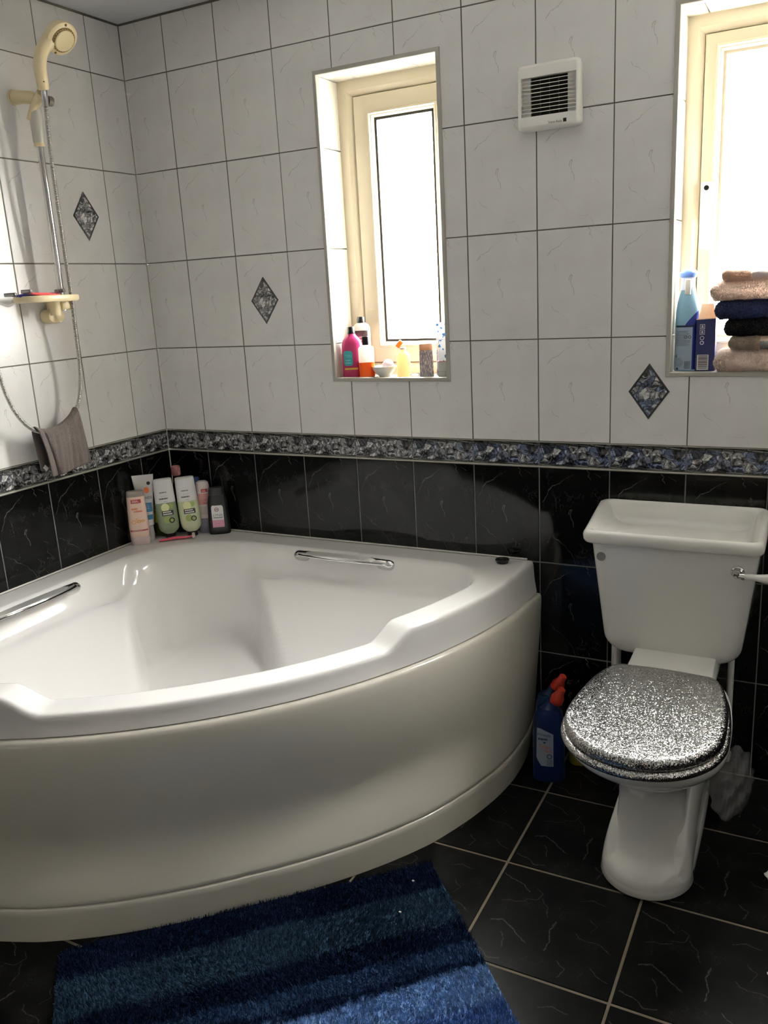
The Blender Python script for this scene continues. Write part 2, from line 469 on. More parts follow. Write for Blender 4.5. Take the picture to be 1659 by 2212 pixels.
def text_mb(txt, size, extrude=0.0, spacing=1.0):
    cu = bpy.data.curves.new('lettering_curve', 'FONT')
    cu.body = txt; cu.size = size; cu.align_x = 'CENTER'; cu.align_y = 'CENTER'; cu.space_character = spacing
    cu.resolution_u = 3
    t = bpy.data.objects.new('lettering_curve', cu); COL.objects.link(t)
    dg = bpy.context.evaluated_depsgraph_get()
    me = t.evaluated_get(dg).to_mesh()
    mb = MB(); mb.add([v.co[:] for v in me.vertices], [list(p.vertices) for p in me.polygons])
    t.evaluated_get(dg).to_mesh_clear()
    bpy.data.objects.remove(t); bpy.data.curves.remove(cu)
    return mb
def text_on_front(name, txt, size, parent, at, mat, wfac=1.0, spacing=1.0, rz=0, bold=0):
    """flat lettering in the parent's x-z plane facing -y"""
    mb = text_mb(txt, size, spacing=spacing)
    M = Matrix.Translation(at) @ Matrix.Rotation(rz, 4, 'Y') @ Matrix.Rotation(R(90), 4, 'X') @ Matrix.Diagonal((wfac, 1, 1, 1))
    mb.xf(M)
    return obj(name, mb, mat, parent, smooth=False)

# ------------------------------------------------------------------ room shell
GAP = 0.003
Z_ROWS = [0.0, .285, .57, .855, .93, 1.215, 1.5, 1.785, 2.07, 2.234]
CEIL = 2.234
RX, FY = 2.90, -3.70            # right wall, front wall (both out of view)
W1 = (.712, 1.112, 1.0995, 1.988)
W2 = (1.717, 2.317, 1.111, 1.985)

def slab_with_holes(u0, u1, z0, z1, holes, y0, y1, zsplit=None):
    """flat slab in the x-z plane, thickness y0..y1, rectangular holes; returns MB (material 1 below zsplit)"""
    us = sorted({u0, u1, *[h[0] for h in holes if u0 < h[0] < u1], *[h[1] for h in holes if u0 < h[1] < u1]})
    zs = sorted({z0, z1, *[h[2] for h in holes if z0 < h[2] < z1], *[h[3] for h in holes if z0 < h[3] < z1], *([zsplit] if zsplit and z0 < zsplit < z1 else [])})
    nu, nz = len(us) - 1, len(zs) - 1
    keep = [[not any(h[0] - 1e-6 <= us[i] and us[i + 1] <= h[1] + 1e-6 and h[2] - 1e-6 <= zs[j] and zs[j + 1] <= h[3] + 1e-6 for h in holes) for j in range(nz)] for i in range(nu)]
    mb = MB(); idx = {}
    def V(i, j, s):
        k = (i, j, s)
        if k not in idx:
            idx[k] = len(mb.v); mb.v.append((us[i], y1 if s else y0, zs[j]))
        return idx[k]
    def F(vs, mi): mb.f.append(vs); mb.m.append(mi)
    for i in range(nu):
        for j in range(nz):
            if not keep[i][j]: continue
            mi = 1 if zsplit and zs[j + 1] <= zsplit + 1e-6 else 0
            F([V(i, j, 0), V(i + 1, j, 0), V(i + 1, j + 1, 0), V(i, j + 1, 0)], mi)
            F([V(i, j, 1), V(i, j + 1, 1), V(i + 1, j + 1, 1), V(i + 1, j, 1)], mi)
            if i == 0 or not keep[i - 1][j]: F([V(i, j, 0), V(i, j + 1, 0), V(i, j + 1, 1), V(i, j, 1)], mi)
            if i == nu - 1 or not keep[i + 1][j]: F([V(i + 1, j, 0), V(i + 1, j, 1), V(i + 1, j + 1, 1), V(i + 1, j + 1, 0)], mi)
            if j == 0 or not keep[i][j - 1]: F([V(i, j, 0), V(i, j, 1), V(i + 1, j, 1), V(i + 1, j, 0)], mi)
            if j == nz - 1 or not keep[i][j + 1]: F([V(i, j + 1, 0), V(i + 1, j + 1, 0), V(i + 1, j + 1, 1), V(i, j + 1, 1)], mi)
    return mb

def tile_piece(w0, w1, h0, h1, T=.008, b=.0012):
    """one tile with softened front edges, front face at y=0, thickness towards +y, in tile coordinates"""
    mb = MB()
    a, c = (w0, h0), (w1, h1)
    o = [(w0, T, h0), (w1, T, h0), (w1, T, h1), (w0, T, h1),
         (w0, b, h0), (w1, b, h0), (w1, b, h1), (w0, b, h1),
         (w0 + b, 0, h0 + b), (w1 - b, 0, h0 + b), (w1 - b, 0, h1 - b), (w0 + b, 0, h1 - b)]
    f = [(8, 9, 10, 11)]
    for k in range(4):
        n = (k + 1) % 4
        f += [(k, n, 4 + n, 4 + k), (4 + k, 4 + n, 8 + n, 8 + k)]
    mb.add(o, f); return mb

_tile_cache = {}
def tile_on(wall, name, mat, loc, rz, w0, w1, h0, h1, holes=(), col=None):
    """tile whose print starts at loc; w0..h1 is the kept piece in tile coordinates; holes in the same coordinates"""
    g = GAP / 2
    hs = [h for h in holes if h[0] < w1 and h[1] > w0 and h[2] < h1 and h[3] > h0]
    if any(h[0] <= w0 and h[1] >= w1 and h[2] <= h0 and h[3] >= h1 for h in hs): return None
    key = (mat.name, round(w0, 4), round(w1, 4), round(h0, 4), round(h1, 4))
    if hs:
        mb = slab_with_holes(w0 + g, w1 - g, h0 + g, h1 - g, hs, 0, .008)
        if not mb.f: return None
        me = mesh_of(name, mb, mat, smooth=False)
    elif key in _tile_cache: me = _tile_cache[key]
    else:
        me = _tile_cache[key] = mesh_of(name, tile_piece(w0 + g, w1 - g, h0 + g, h1 - g), mat, smooth=False)
    o = bpy.data.objects.new(name, me); COL.objects.link(o)
    o.parent = wall; o.location = loc; o.rotation_euler = (0, 0, rz)
    if col: o.color = col
    return o

# floor slab with grout face just below the tile faces
fl = MB(); fl.box((-.25, FY - .1, -.12), (RX + .1, .25, -.0015))
floor = struct(obj('floor', fl, GROUT_F, smooth=False))
FP, FX, FYO = .3215, 1.480, -.285
for i in range(-6, 6):
    for j in range(-1, 10):
        x0 = FX + i * FP; y1 = FYO - (j) * FP; y0 = y1 - FP
        a, b = max(x0, 0), min(x0 + FP, RX); c, d = max(y0, FY), min(y1, 0)
        if b - a < .02 or d - c < .02: continue
        g = .003
        mb = MB()
        lx0, lx1, ly0, ly1 = a - x0 + g, b - x0 - g, c - y0 + g, d - y0 - g
        bv = .0012
        mb = tile_piece(lx0, lx1, ly0, ly1, .010, bv)          # x-z plane piece, laid flat by rotation
        me = mesh_of('tile', mb, FLOOR_TILE, smooth=False)
        t = bpy.data.objects.new('tile', me); COL.objects.link(t)
        t.parent = floor
        t.rotation_euler = (R(-90), 0, 0)                        # front -y -> +z, local z -> +y
        t.location = (x0, y0, .0)
        k = (i * 7 + j * 3) % 4
        if k:                                                    # turn the print so that neighbours differ
            pass

ce = MB(); ce.box((-.25, FY - .1, CEIL), (RX + .1, .25, CEIL + .1))
ceiling = struct(obj('ceiling', ce, PLASTER, smooth=False))

wall_back = struct(obj('wall_back', slab_with_holes(-.01, RX + .1, -.01, CEIL + .005, [W1, W2], .0015, .178, .9), [GROUT_W, GROUT_B], smooth=False))
wall_left = slab_with_holes(FY - .1, .0, -.01, CEIL + .005, [], .0015, .15, .9)
wl_m = Matrix.Rotation(R(90), 4, 'Z')
wall_left.xf(wl_m)
wall_left = struct(obj('wall_left', wall_left, [GROUT_W, GROUT_B], smooth=False))

def blue_amt(x):
    return float(np.clip((x - .75) / .45, 0.0, 1)) * .9
def lay_wall(wall, edges, full_at, horigin, place, rz, holes):
    """edges: list of column boundaries along the wall; full_at(i): where the print of column i starts"""
    for i in range(len(edges) - 1):
        u0, u1 = edges[i], edges[i + 1]; uf = full_at(i)
        for j in range(len(Z_ROWS) - 1):
            z0, z1 = Z_ROWS[j], Z_ROWS[j + 1]
            mat = BLACK_TILE if j < 3 else BORDER_TILE if j == 3 else WHITE_TILE
            nm = 'border_tile' if j == 3 else 'tile'
            hs = [(h[0] - uf, h[1] - uf, h[2] - z0, h[3] - z0) for h in holes]
            zz0, zz1 = (0, z1 - z0)
            if j == 3: zz0, zz1 = .0045, z1 - z0 - .0025
            tile_on(wall, nm, mat, place(uf, z0), rz, u0 - uf, u1 - uf, zz0, zz1, hs, (0, 0, blue_amt(u0) if rz == 0 else 0, 1))
bx = [0.0] + [.1763 + .2 * k for k in range(13)] + [RX]
lay_wall(wall_back, bx, lambda i: bx[1] - .2 if i == 0 else bx[i], 0, lambda u, z: (u, 0, z), 0, [W1, W2])
ly = sorted([0.0] + [-.1445 - .2 * k for k in range(14)] + [FY])
ly = [v for v in ly if v >= FY]
def lfull(i):
    return ly[i] if i > 0 else ly[1] - .2
lay_wall(wall_left, ly, lfull, 0, lambda u, z: (0, u, z), R(90), [])

# slim light listello strips above and below the mosaic border
for wall, a, b, rz in ((wall_back, 0, RX, 0), (wall_left, FY, 0, 90)):
    for z0, z1 in ((.8555, .8590), (.9278, .9296)):
        mb = MB(); mb.rbox((a, -.0012, z0), (b, .004, z1), .001, 2)
        mb.xf(Matrix.Rotation(R(rz), 4, 'Z'))
        obj('edge_strip', mb, LISTELLO, wall)
# dark joint between tiles and ceiling
for a, b, rz, wall in ((0, RX, 0, wall_back), (FY, 0, 90, wall_left)):
    mb = MB(); mb.box((a, -.0035, CEIL - .006), (b, .004, CEIL - .0005)); mb.xf(Matrix.Rotation(R(rz), 4, 'Z'))
    obj('ceiling_joint', mb, GROUT_W, wall, smooth=False)

# diamond decors
def diamond(wall, loc, rz, blue):
    mb = MB(); w, h_, t = .0525, .0735, .0009
    o = [(0, -t, h_), (w, -t, 0), (0, -t, -h_), (-w, -t, 0)]; i_ = [(x * 1.02, .003, z * 1.02) for x, _, z in o]
    mb.add(o + i_, [(3, 2, 1, 0), (0, 1, 5, 4), (1, 2, 6, 5), (2, 3, 7, 6), (3, 0, 4, 7)])
    d = obj('diamond_tile', mb, DIAMOND, wall, smooth=False, loc=loc); d.rotation_euler = (0, 0, rz)
    d.color = (0, 0, blue, 1)
    # darker chipped border around the lozenge
    fr_ = MB(); q = .88
    oo = [(x * 1.0, -t - .0003, z * 1.0) for x, _, z in o]; ii = [(x * q, -t - .0003, z * q) for x, _, z in o]
    fr_.add(oo + ii, [(0, 1, 5, 4), (1, 2, 6, 5), (2, 3, 7, 6), (3, 0, 4, 7)])
    obj('dark_edge', fr_, P('diamond_edge_glaze', srgb(58, 57, 56), .2, noise=.75, nscale=130), d, smooth=False)
diamond(wall_left, (0, -.2445, 1.6425), R(90), 0)
diamond(wall_back, (.4763, 0, 1.3575), 0, .1)
diamond(wall_back, (1.6763, 0, 1.0725), 0, .8)

# walls behind and beside the camera, same two-tone tiling, never in the picture
for nm, a, b in (('wall_right', (RX, FY - .1, -.01), (RX + .1, .0, CEIL)), ('wall_front', (-.2, FY - .1, -.01), (RX + .1, FY, CEIL))):
    mb = MB(); mb.box((a[0], a[1], a[2]), (b[0], b[1], .9), 1); mb.box((a[0], a[1], .9), (b[0], b[1], b[2]), 0)
    struct(obj(nm, mb, [P('dim_wall_paint', srgb(200, 198, 196), .6), P('plain_black_tile', srgb(38, 38, 38), .2)], smooth=False))
mb = MB(); mb.rbox((1.35, FY, .0), (2.15, FY + .035, 2.0), .004)
dr = struct(obj('door_1', mb, P('cream_door_paint', srgb(226, 214, 192), .35)))
mb = MB()
for x0, x1, z0, z1 in ((1.27, 1.35, 0, 2.08), (2.15, 2.23, 0, 2.08), (1.27, 2.23, 2.0, 2.08)):
    mb.rbox((x0, FY, z0), (x1, FY + .05, z1), .006)
struct(obj('trim_3', mb, P('door_frame_paint', srgb(232, 222, 202), .35)))

# ------------------------------------------------------------------ windows
def reveal(win, cols, name):
    x0, x1, z0, z1 = win
    D0, D1 = .004, .150
    t = .010
    lining = P('white_reveal_tile', srgb(232, 230, 222), .15) if 'white_reveal_tile' not in bpy.data.materials else bpy.data.materials['white_reveal_tile']
    def bit(a, b):
        mb = MB(); mb.rbox(a, b, .0012, 1); obj('tile', mb, lining, wall_back, smooth=False)
    g = GAP / 2
    zs = [z0 + t] + [z for z in (1.215, 1.5, 1.785) if z0 < z < z1] + [z1 - t]
    for xa, xb in ((x0 - .001, x0 + t), (x1 - t, x1 + .001)):
        for a, b in zip(zs[:-1], zs[1:]): bit((xa, D0, a + g), (xb, D1, b - g))
    xs = [x0] + [x for x in cols if x0 + .03 < x < x1 - .03] + [x1]
    for za, zb in ((z1 - t, z1 + .001), (z0 - .001, z0 + t)):
        for a, b in zip(xs[:-1], xs[1:]): bit((a + g, D0, za), (b - g, D1, zb))
reveal(W1, [.795, .995], 'a'); reveal(W2, [1.776, 1.976, 2.176], 'b')

def edge_trim(name, win):
    """quarter-round tile edging around the opening, mitred corners"""
    x0, x1, z0, z1 = win; w = .0125
    prof = [(0, .003), (0, -.0025), (.0012, -.0042), (.0105, -.0046), (.0120, -.0032), (w, .0005), (w, .012)]
    rs = []
    for u, y in prof:
        rs.append([(x0 + u, y, z0 + u), (x1 - u, y, z0 + u), (x1 - u, y, z1 - u), (x0 + u, y, z1 - u)])
    mb = MB(); mb.rings(rs, True)
    struct(obj(name, mb, TRIM_GREY, sharp=25))
edge_trim('trim_1', W1); edge_trim('trim_2', W2)

# frosted pane: patterned glass scatters part of the daylight, lets part through
m, nt, b = new_mat('frosted_window_glass')
nt.nodes.remove(b)
mo = nt.nodes['Material Output']
tr = nt.nodes.new('ShaderNodeBsdfTransparent'); tr.inputs['Color'].default_value = (.95, .96, .96, 1)
tl = nt.nodes.new('ShaderNodeBsdfTranslucent'); tl.inputs['Color'].default_value = (.93, .93, .90, 1)
gl = nt.nodes.new('ShaderNodeBsdfGlossy'); gl.inputs['Roughness'].default_value = .15
mx1 = nt.nodes.new('ShaderNodeMixShader'); mx1.inputs[0].default_value = .28
mx2 = nt.nodes.new('ShaderNodeMixShader'); mx2.inputs[0].default_value = .05
nt.links.new(tr.outputs[0], mx1.inputs[1]); nt.links.new(tl.outputs[0], mx1.inputs[2])
nt.links.new(mx1.outputs[0], mx2.inputs[1]); nt.links.new(gl.outputs[0], mx2.inputs[2])
nt.links.new(mx2.outputs[0], mo.inputs['Surface'])
FROST = m
GASKET = P('dark_glazing_gasket', srgb(22, 20, 15), .7)

def frame_ring(mb, x0, x1, z0, z1, w, prof, mi=0):
    """mitred frame: prof = list of (inset, y)"""
    rs = [[(x0 + u, y, z0 + u), (x1 - u, y, z0 + u), (x1 - u, y, z1 - u), (x0 + u, y, z1 - u)] for u, y in prof]
    mb.rings(rs, True, mi=mi)

def make_window(idx, x0, x1, z0, z1, glass, handle_side, lock_z):
    root = bpy.data.objects.new('window_%d' % idx, None); COL.objects.link(root); struct(root)
    root.location = ((x0 + x1) / 2, .118, z0); root.empty_display_size = .05
    mb = MB(); frame_ring(mb, x0, x1, z0, z1, .06, [(0, .175), (0, .118), (.030, .118), (.044, .132), (.046, .175)])
    obj('window_frame', mb, UPVC, root, world=True, sharp=20)
    s0, s1, t0, t1 = x0 + .045, x1 - .045, z0 + .045, z1 - .045
    g0, g1, h0, h1 = glass
    wx = g0 - s0
    mb = MB(); frame_ring(mb, s0 + .001, s1 - .001, t0 + .001, t1 - .001, wx, [(0, .17), (0, .130), (.003, .126), (wx - .018, .126), (wx - .018, .17)])
    obj('sash', mb, UPVC, root, world=True, sharp=20)
    mb = MB(); frame_ring(mb, s0 + wx - .018, s1 - wx + .018, t0 + wx - .018, t1 - wx + .018, .018, [(0, .128), (.003, .122), (.007, .121), (.010, .126), (.013, .127), (.017, .137), (.018, .150)])
    obj('glazing_bead', mb, UPVC, root, world=True, sharp=20)
    a0, a1, b0, b1 = s0 + wx, s1 - wx, t0 + wx, t1 - wx
    mb = MB(); frame_ring(mb, a0 - .001, a1 + .001, b0 - .001, b1 + .001, .008, [(0, .139), (.0075, .139), (.0075, .146)])
    obj('gasket', mb, GASKET if idx == 1 else P('pale_glazing_gasket', srgb(190, 184, 168), .6), root, world=True, smooth=False)
    mb = MB(); mb.box((a0 - .005, .146, b0 - .005), (a1 + .005, .150, b1 + .005))
    obj('pane', mb, FROST, root, world=True, smooth=False)
    hx = (s0 + wx * .40) if handle_side < 0 else (s1 - wx * .40)
    mb = MB(); mb.rbox((hx - .014, .116, lock_z - .055), (hx + .014, .127, lock_z + .035), .005)
    hd = obj('window_handle', mb, WHITE_PL, root, world=True)
    mb = MB(); mb.rbox((hx - .010, .088, lock_z - .13), (hx + .010, .104, lock_z + .0), .006)
    mb.rbox((hx - .008, .098, lock_z - .02), (hx + .008, .120, lock_z + .004), .004)
    obj('lever', mb, WHITE_PL, hd, world=True)
    mb = MB(); mb.lathe([(.001, 0), (.0062, 0), (.0062, .004), (.001, .004)], 14); mb.xf(Matrix.Translation((hx, .117, lock_z + .02)) @ Matrix.Rotation(R(90), 4, 'X'))
    obj('key_lock', mb, BLACK_PL, hd, world=True)
    return root
make_window(1, .722, 1.138, 1.100, 1.979, (.833, 1.028, 1.2, 1.883), 1, 1.545)
make_window(2, 1.722, 2.312, 1.112, 1.978, (1.811, 2.2, 1.2, 1.889), -1, 1.555)

# ------------------------------------------------------------------ corner bath
bath = thing('corner_bath', 'large white corner bath with curved dipped front rim and bow-fronted cream panel', 'bath')
RB = 1.357
def f_round(u, v, r):
    U, V = u + r, v + r
    return -r + np.hypot(np.maximum(U, 0), np.maximum(V, 0)) + np.minimum(np.maximum(U, V), 0)
def f_back(x, y): return f_round(.095 - x, .095 + y, .32)
def f_front(x, y):
    r = np.hypot(x, y) - 1.282
    return np.maximum(f_round(.095 + y, r, .16), f_round(.095 - x, r, .16))
def f_open(x, y): return np.maximum(f_back(x, y), f_front(x, y))
def z_top(x, y):
    r = np.hypot(x, y); th = np.degrees(np.arctan2(-y, x))
    ramp = lambda a, b, t: .5 * smoothstep(a, b, t) + .5 * np.clip((t - a) / (b - a), 0, 1)
    dip = ramp(24.7, 28.0, th) * (1 - ramp(62.0, 65.3, th))
    zf = .566 - .044 * dip
    return lerp(.574, zf, smoothstep(1.16, 1.27, r) * smoothstep(3, 12, th) * smoothstep(3, 12, 90 - th))
def prof(pts, d):
    xs, zs = zip(*pts); return np.interp(d, xs, zs)
def smooth_prof(pts, lo=-.02, hi=1.0, k=9):
    d = np.linspace(lo, hi, 700); z = prof(pts, d)
    ker = np.hanning(2 * k + 1); ker /= ker.sum()
    zz = np.convolve(np.pad(z, k, mode='edge'), ker, 'valid'); return d, zz
PW = smooth_prof([(-.02, 0), (.006, 0), (.02, -.006), (.05, -.032), (.09, -.095), (.125, -.180), (.158, -.270), (.172, -.282), (.25, -.292), (.5, -.302), (.8, -.315)], k=6)
PA = smooth_prof([(-.02, 0), (.008, 0), (.02, -.010), (.045, -.055), (.062, -.076), (.085, -.083), (.10, -.086), (.12, -.100), (.28, -.195), (.42, -.268), (.55, -.298), (.8, -.315)], k=6)
PF = smooth_prof([(-.02, 0), (.004, 0), (.012, -.004), (.03, -.04), (.11, -.26), (.18, -.32), (.8, -.33)], k=5)
def z_bath(x, y):
    x = np.asarray(x, float); y = np.asarray(y, float)
    zt = z_top(x, y)
    a = np.abs(x + y) / math.sqrt(2)
    w = smoothstep(.162, .212, a)
    db = -f_back(x, y); df = -f_front(x, y)
    zb = np.interp(db, *PW) * (1 - w) + np.interp(db, *PA) * w
    # little soap hollows in the arm rests, towards the corner end of each grip
    for hx, hy in ((.52, -.165), (.165, -.52)):
        zb = zb - .013 * np.exp(-(((x - hx) / (.06 if hx > .3 else .022)) ** 2 + ((y - hy) / (.022 if hx > .3 else .06)) ** 2))
    zfr = np.interp(df, *PF)
    s = np.logaddexp(zb * 60, zfr * 60) / 60
    s = np.where((db < .02) | (df < .02), np.minimum(np.where(df < db, zfr, zb), s), s)
    m_ = np.maximum(zb, zfr)
    zz = np.where((db < .012) | (df < .012), np.minimum(zb, zfr), m_)
    # blend so that the lip itself is continuous all round
    return zt + np.where(df < .012, np.minimum(zfr, 0), np.where(db < .012, zb, m_))
C0 = np.array([.62, -.62]); NA = 288
def ray_exit(fn, ph):
    lo, hi = 0.0, 1.6; d = np.array([math.cos(ph), math.sin(ph)])
    for _ in range(50):
        mid = (lo + hi) / 2; p_ = C0 + d * mid
        if fn(p_[0], p_[1]) > 0: hi = mid
        else: lo = mid
    return lo
out_f = lambda x, y: max(.002 - x, .002 + y, math.hypot(x, y) - RB)
angs = [2 * PI * k / NA for k in range(NA)]
# make sure the two wall ends of the front arc are hit exactly
for px_, py_ in ((RB, -.002), (.002, -RB), (.002, -.002)):
    a_ = math.atan2(py_ - C0[1], px_ - C0[0]) % (2 * PI)
    k = min(range(len(angs)), key=lambda i: abs(angs[i] - a_)); angs[k] = a_
tO = np.array([ray_exit(out_f, a_) for a_ in angs]); tI = np.array([ray_exit(f_open, a_) for a_ in angs])
D = np.array([[math.cos(a_), math.sin(a_)] for a_ in angs])
PO = C0 + D * tO[:, None]
onarc = np.hypot(PO[:, 0], PO[:, 1]) > RB - 1e-4
rs = []
def ring_xyz(t, dz=None, z=None):
    p_ = C0 + D * t[:, None]
    zz = z_bath(p_[:, 0], p_[:, 1]) if z is None else z
    return np.c_[p_, zz + (0 if dz is None else dz)]
ztO = z_top(PO[:, 0] * .985, PO[:, 1] * .985)
push = np.where(onarc, .010, 0.0)
def outer(pu, z):
    n = PO / np.linalg.norm(PO, axis=1)[:, None]
    return np.c_[PO + n * pu[:, None], z]
rs.append(outer(push * .3 - .012, np.full(NA, .4765)))
rs.append(outer(push, np.full(NA, .4765)))
rs.append(outer(push * .92, np.full(NA, .4795)))
rs.append(outer(push * .35, .5 * .48 + .5 * (ztO - .02)))
rs.append(outer(push * .05, ztO - .016))
rs.append(outer(push * -.12, ztO - .008))
rs.append(outer(push * -.5, ztO - .0022))
for q_ in (.14, .24, .38, .54, .70, .84, .94):
    t = tO + (tI - tO) * q_
    if q_ < .2: t = np.minimum(t, tO - .010)
    p_ = C0 + D * t[:, None]
    rs.append(np.c_[p_, z_top(p_[:, 0], p_[:, 1])])
p_ = C0 + D * tI[:, None]; rs.append(np.c_[p_, z_top(p_[:, 0], p_[:, 1])])
ins = [.006, .012, .018, .026, .035, .045, .055, .066, .078, .09, .103, .117, .132, .148, .165, .185]
for d_ in ins:
    rs.append(ring_xyz(tI - d_ * np.clip(tI / .55, .7, 1.6)))
base_t = tI - ins[-1] * np.clip(tI / .55, .7, 1.6)
for s_ in np.linspace(.94, .05, 24): rs.append(ring_xyz(base_t * s_))
mb = MB(); mb.rings([list(map(tuple, r_)) for r_ in rs], True, cap1=True)
tub = obj('tub', mb, ACRYLIC, bath, sharp=60)

# bow-fronted panel with waist, groove and plinth
th_t = [0, 2.2, 5, 7.6, 10.7, 14.6, 19.6, 25.8, 31.7, 37.8, 45]
dr_t = [-.050, -.037, -.021, -.009, .004, .013, .019, .023, .016, .007, 0]
def panel_rows(rows, n=120, a0=0.0, a1=90.0):
    out = []
    for z, r_ in rows:
        ring = []
        for k in range(n + 1):
            th = lerp(a0, a1, k / n); tt = th if th <= 45 else 90 - th
            wv = float(smoothstep(1.5, 27, tt)); r_lin = r_ if z > .44 or z < .081 else lerp(r_, 1.394 - .0095 * (z - .08) / .36, 1 - wv)
            rr = r_lin + np.interp(tt, th_t, dr_t) * (1 - z / .477) * (.9 if z > .02 else 1)
            ring.append((max(.003, rr * math.cos(R(th))), min(-.003, -rr * math.sin(R(th))), z))
        out.append(ring)
    return out
rows = [(.440, 1.352), (.4725, 1.352), (.4735, 1.355), (.4738, 1.372), (.4725, 1.377), (.468, 1.3805), (.46, 1.3825), (.44, 1.384), (.41, 1.3842), (.38, 1.3828), (.34, 1.379), (.30, 1.3725),
        (.26, 1.364), (.235, 1.3595), (.215, 1.3565), (.198, 1.356), (.182, 1.3575), (.165, 1.3615), (.145, 1.368), (.125, 1.3765), (.105, 1.3855), (.09, 1.3912), (.082, 1.3935), (.0795, 1.392)]
mb = MB(); mb.rings(panel_rows(rows), False)
pan = obj('front_panel', mb, PANEL, bath, sharp=60)
rows = [(.0795, 1.389), (.0775, 1.3895), (.0765, 1.3945), (.074, 1.3965), (.06, 1.397), (.0, 1.3975), (.0, 1.36)]
mb = MB(); mb.rings(panel_rows(rows), False)
obj('plinth', mb, PANEL, bath, sharp=60)
rows = [(.083, 1.375), (.070, 1.375)]
mb = MB(); mb.rings(panel_rows([(.0805, 1.3915), (.0765, 1.3885), (.0765, 1.375), (.0805, 1.375)]), False)
obj('panel_groove', mb, P('darker_groove_plastic', srgb(120, 116, 104), .6), bath)  # groove strip in a darker tone than the panel
# silicone bead where the bath meets the tiles
mb = MB()
mb.tube([(.0, -.0015, .5755), (1.338, -.0015, .5755)], .0028, 6)
mb.tube([(.0015, .0, .5755), (.0015, -1.338, .5755)], .0028, 6)
obj('sealant_bead', mb, P('white_sealant', srgb(214, 212, 204), .5), bath)

# chrome grips on the inner slope
def grip(mirror):
    def W(x, y, z): return (x, y, z) if not mirror else (-y, -x, z)
    x0, x1 = .605, .945
    g = bpy.data.objects.new('grab_handle', None); COL.objects.link(g); g.parent = bath
    g.location = W((x0 + x1) / 2, -.12, .555)
    pts = []; N = 26
    mb = MB(); rs_ = []
    for k in range(N + 1):
        t = k / N; x = lerp(x0 + .012, x1 - .012, t)
        s_ = math.sin(PI * t)
        y = -.128 - .016 * s_ ** .7; z = .562 + .006 * s_ ** .8
        hw = .0135 + .0035 * s_; ht = .0075
        pr_ = []
        for j in range(12):
            a = 2 * PI * j / 12
            pr_.append(W(x, y + hw * math.cos(a) * .85 - ht * math.sin(a) * .45, z + hw * math.cos(a) * .40 + ht * math.sin(a) * .9))
        rs_.append(pr_)
    mb.rings(rs_, True, True, True)
    obj('grip_bar', mb, CHROME, g, world=True)
    mb = MB(); rs_ = []
    for k in range(N + 1):
        t = lerp(.10, .90, k / N); x = lerp(x0 + .012, x1 - .012, t); s_ = math.sin(PI * t); e_ = min(1, 8 * min(k / N, 1 - k / N))
        y = -.128 - .016 * s_ ** .7; z = .562 + .006 * s_ ** .8; hw = (.0082 + .0030 * s_) * e_ ** .5 + .0008
        pr_ = []
        for cu, cv in ((-1, .0066), (-.8, .0086), (.8, .0086), (1, .0066)):
            pr_.append(W(x, y + hw * cu * .85 - cv * .45, z + hw * cu * .40 + cv * .9))
        rs_.append(pr_)
    mb.rings(rs_, True, True, True)
    gi_ = obj('grip_insert', mb, P('satin_chrome', (.78, .78, .78), .3, .9) if 'satin_chrome' not in bpy.data.materials else bpy.data.materials['satin_chrome'], g, world=True, sharp=30)
    for xe in (x0, x1):
        mb = MB(); s_ = 1 if xe == x0 else -1
        base = Vector(W(xe + s_ * .018, -.1, .531))
        rr = []
        for q_, e_ in ((-.012, 1.0), (.008, 1.0), (.017, .94), (.022, .74), (.0240, .3)):
            pr_ = []
            for j in range(16):
                a = 2 * PI * j / 16; c_, s2 = math.cos(a), math.sin(a)
                ax = .030 * e_ * math.copysign(abs(c_) ** .7, c_); ay = .0165 * e_ * math.copysign(abs(s2) ** .7, s2)
                # local frame leaning with the slope
                pr_.append(W(xe + s_ * .018 + ax, -.116 + ay * .8 - q_ * .62, .546 + ay * .55 + q_ * .78))
            rr.append(pr_)
        mb.rings(rr, True, True, True)
        obj('end_mount', mb, CHROME, g, world=True)
grip(False); grip(True)

# black plug left on the rim
t = thing('bath_plug', 'round black rubber plug lying on the right end of the bath rim', 'plug', (1.279, -.052, .5745))
mb = MB(); mb.lathe([(.0, 0), (.017, 0), (.0185, .006), (.0205, .007), (.021, .0100), (.0195, .0120), (.010, .0132), (.0, .0134)], 28, cap0=False, cap1=False)
obj('stopper', mb, BLACK_RUBBER, t)
mb = MB(); mb.lathe([(.0, 0), (.007, 0), (.0065, .002), (.004, .0038), (.0, .0042)], 14, (0, 0, .0130), cap0=False, cap1=False)
obj('knob', mb, BLACK_RUBBER, t)

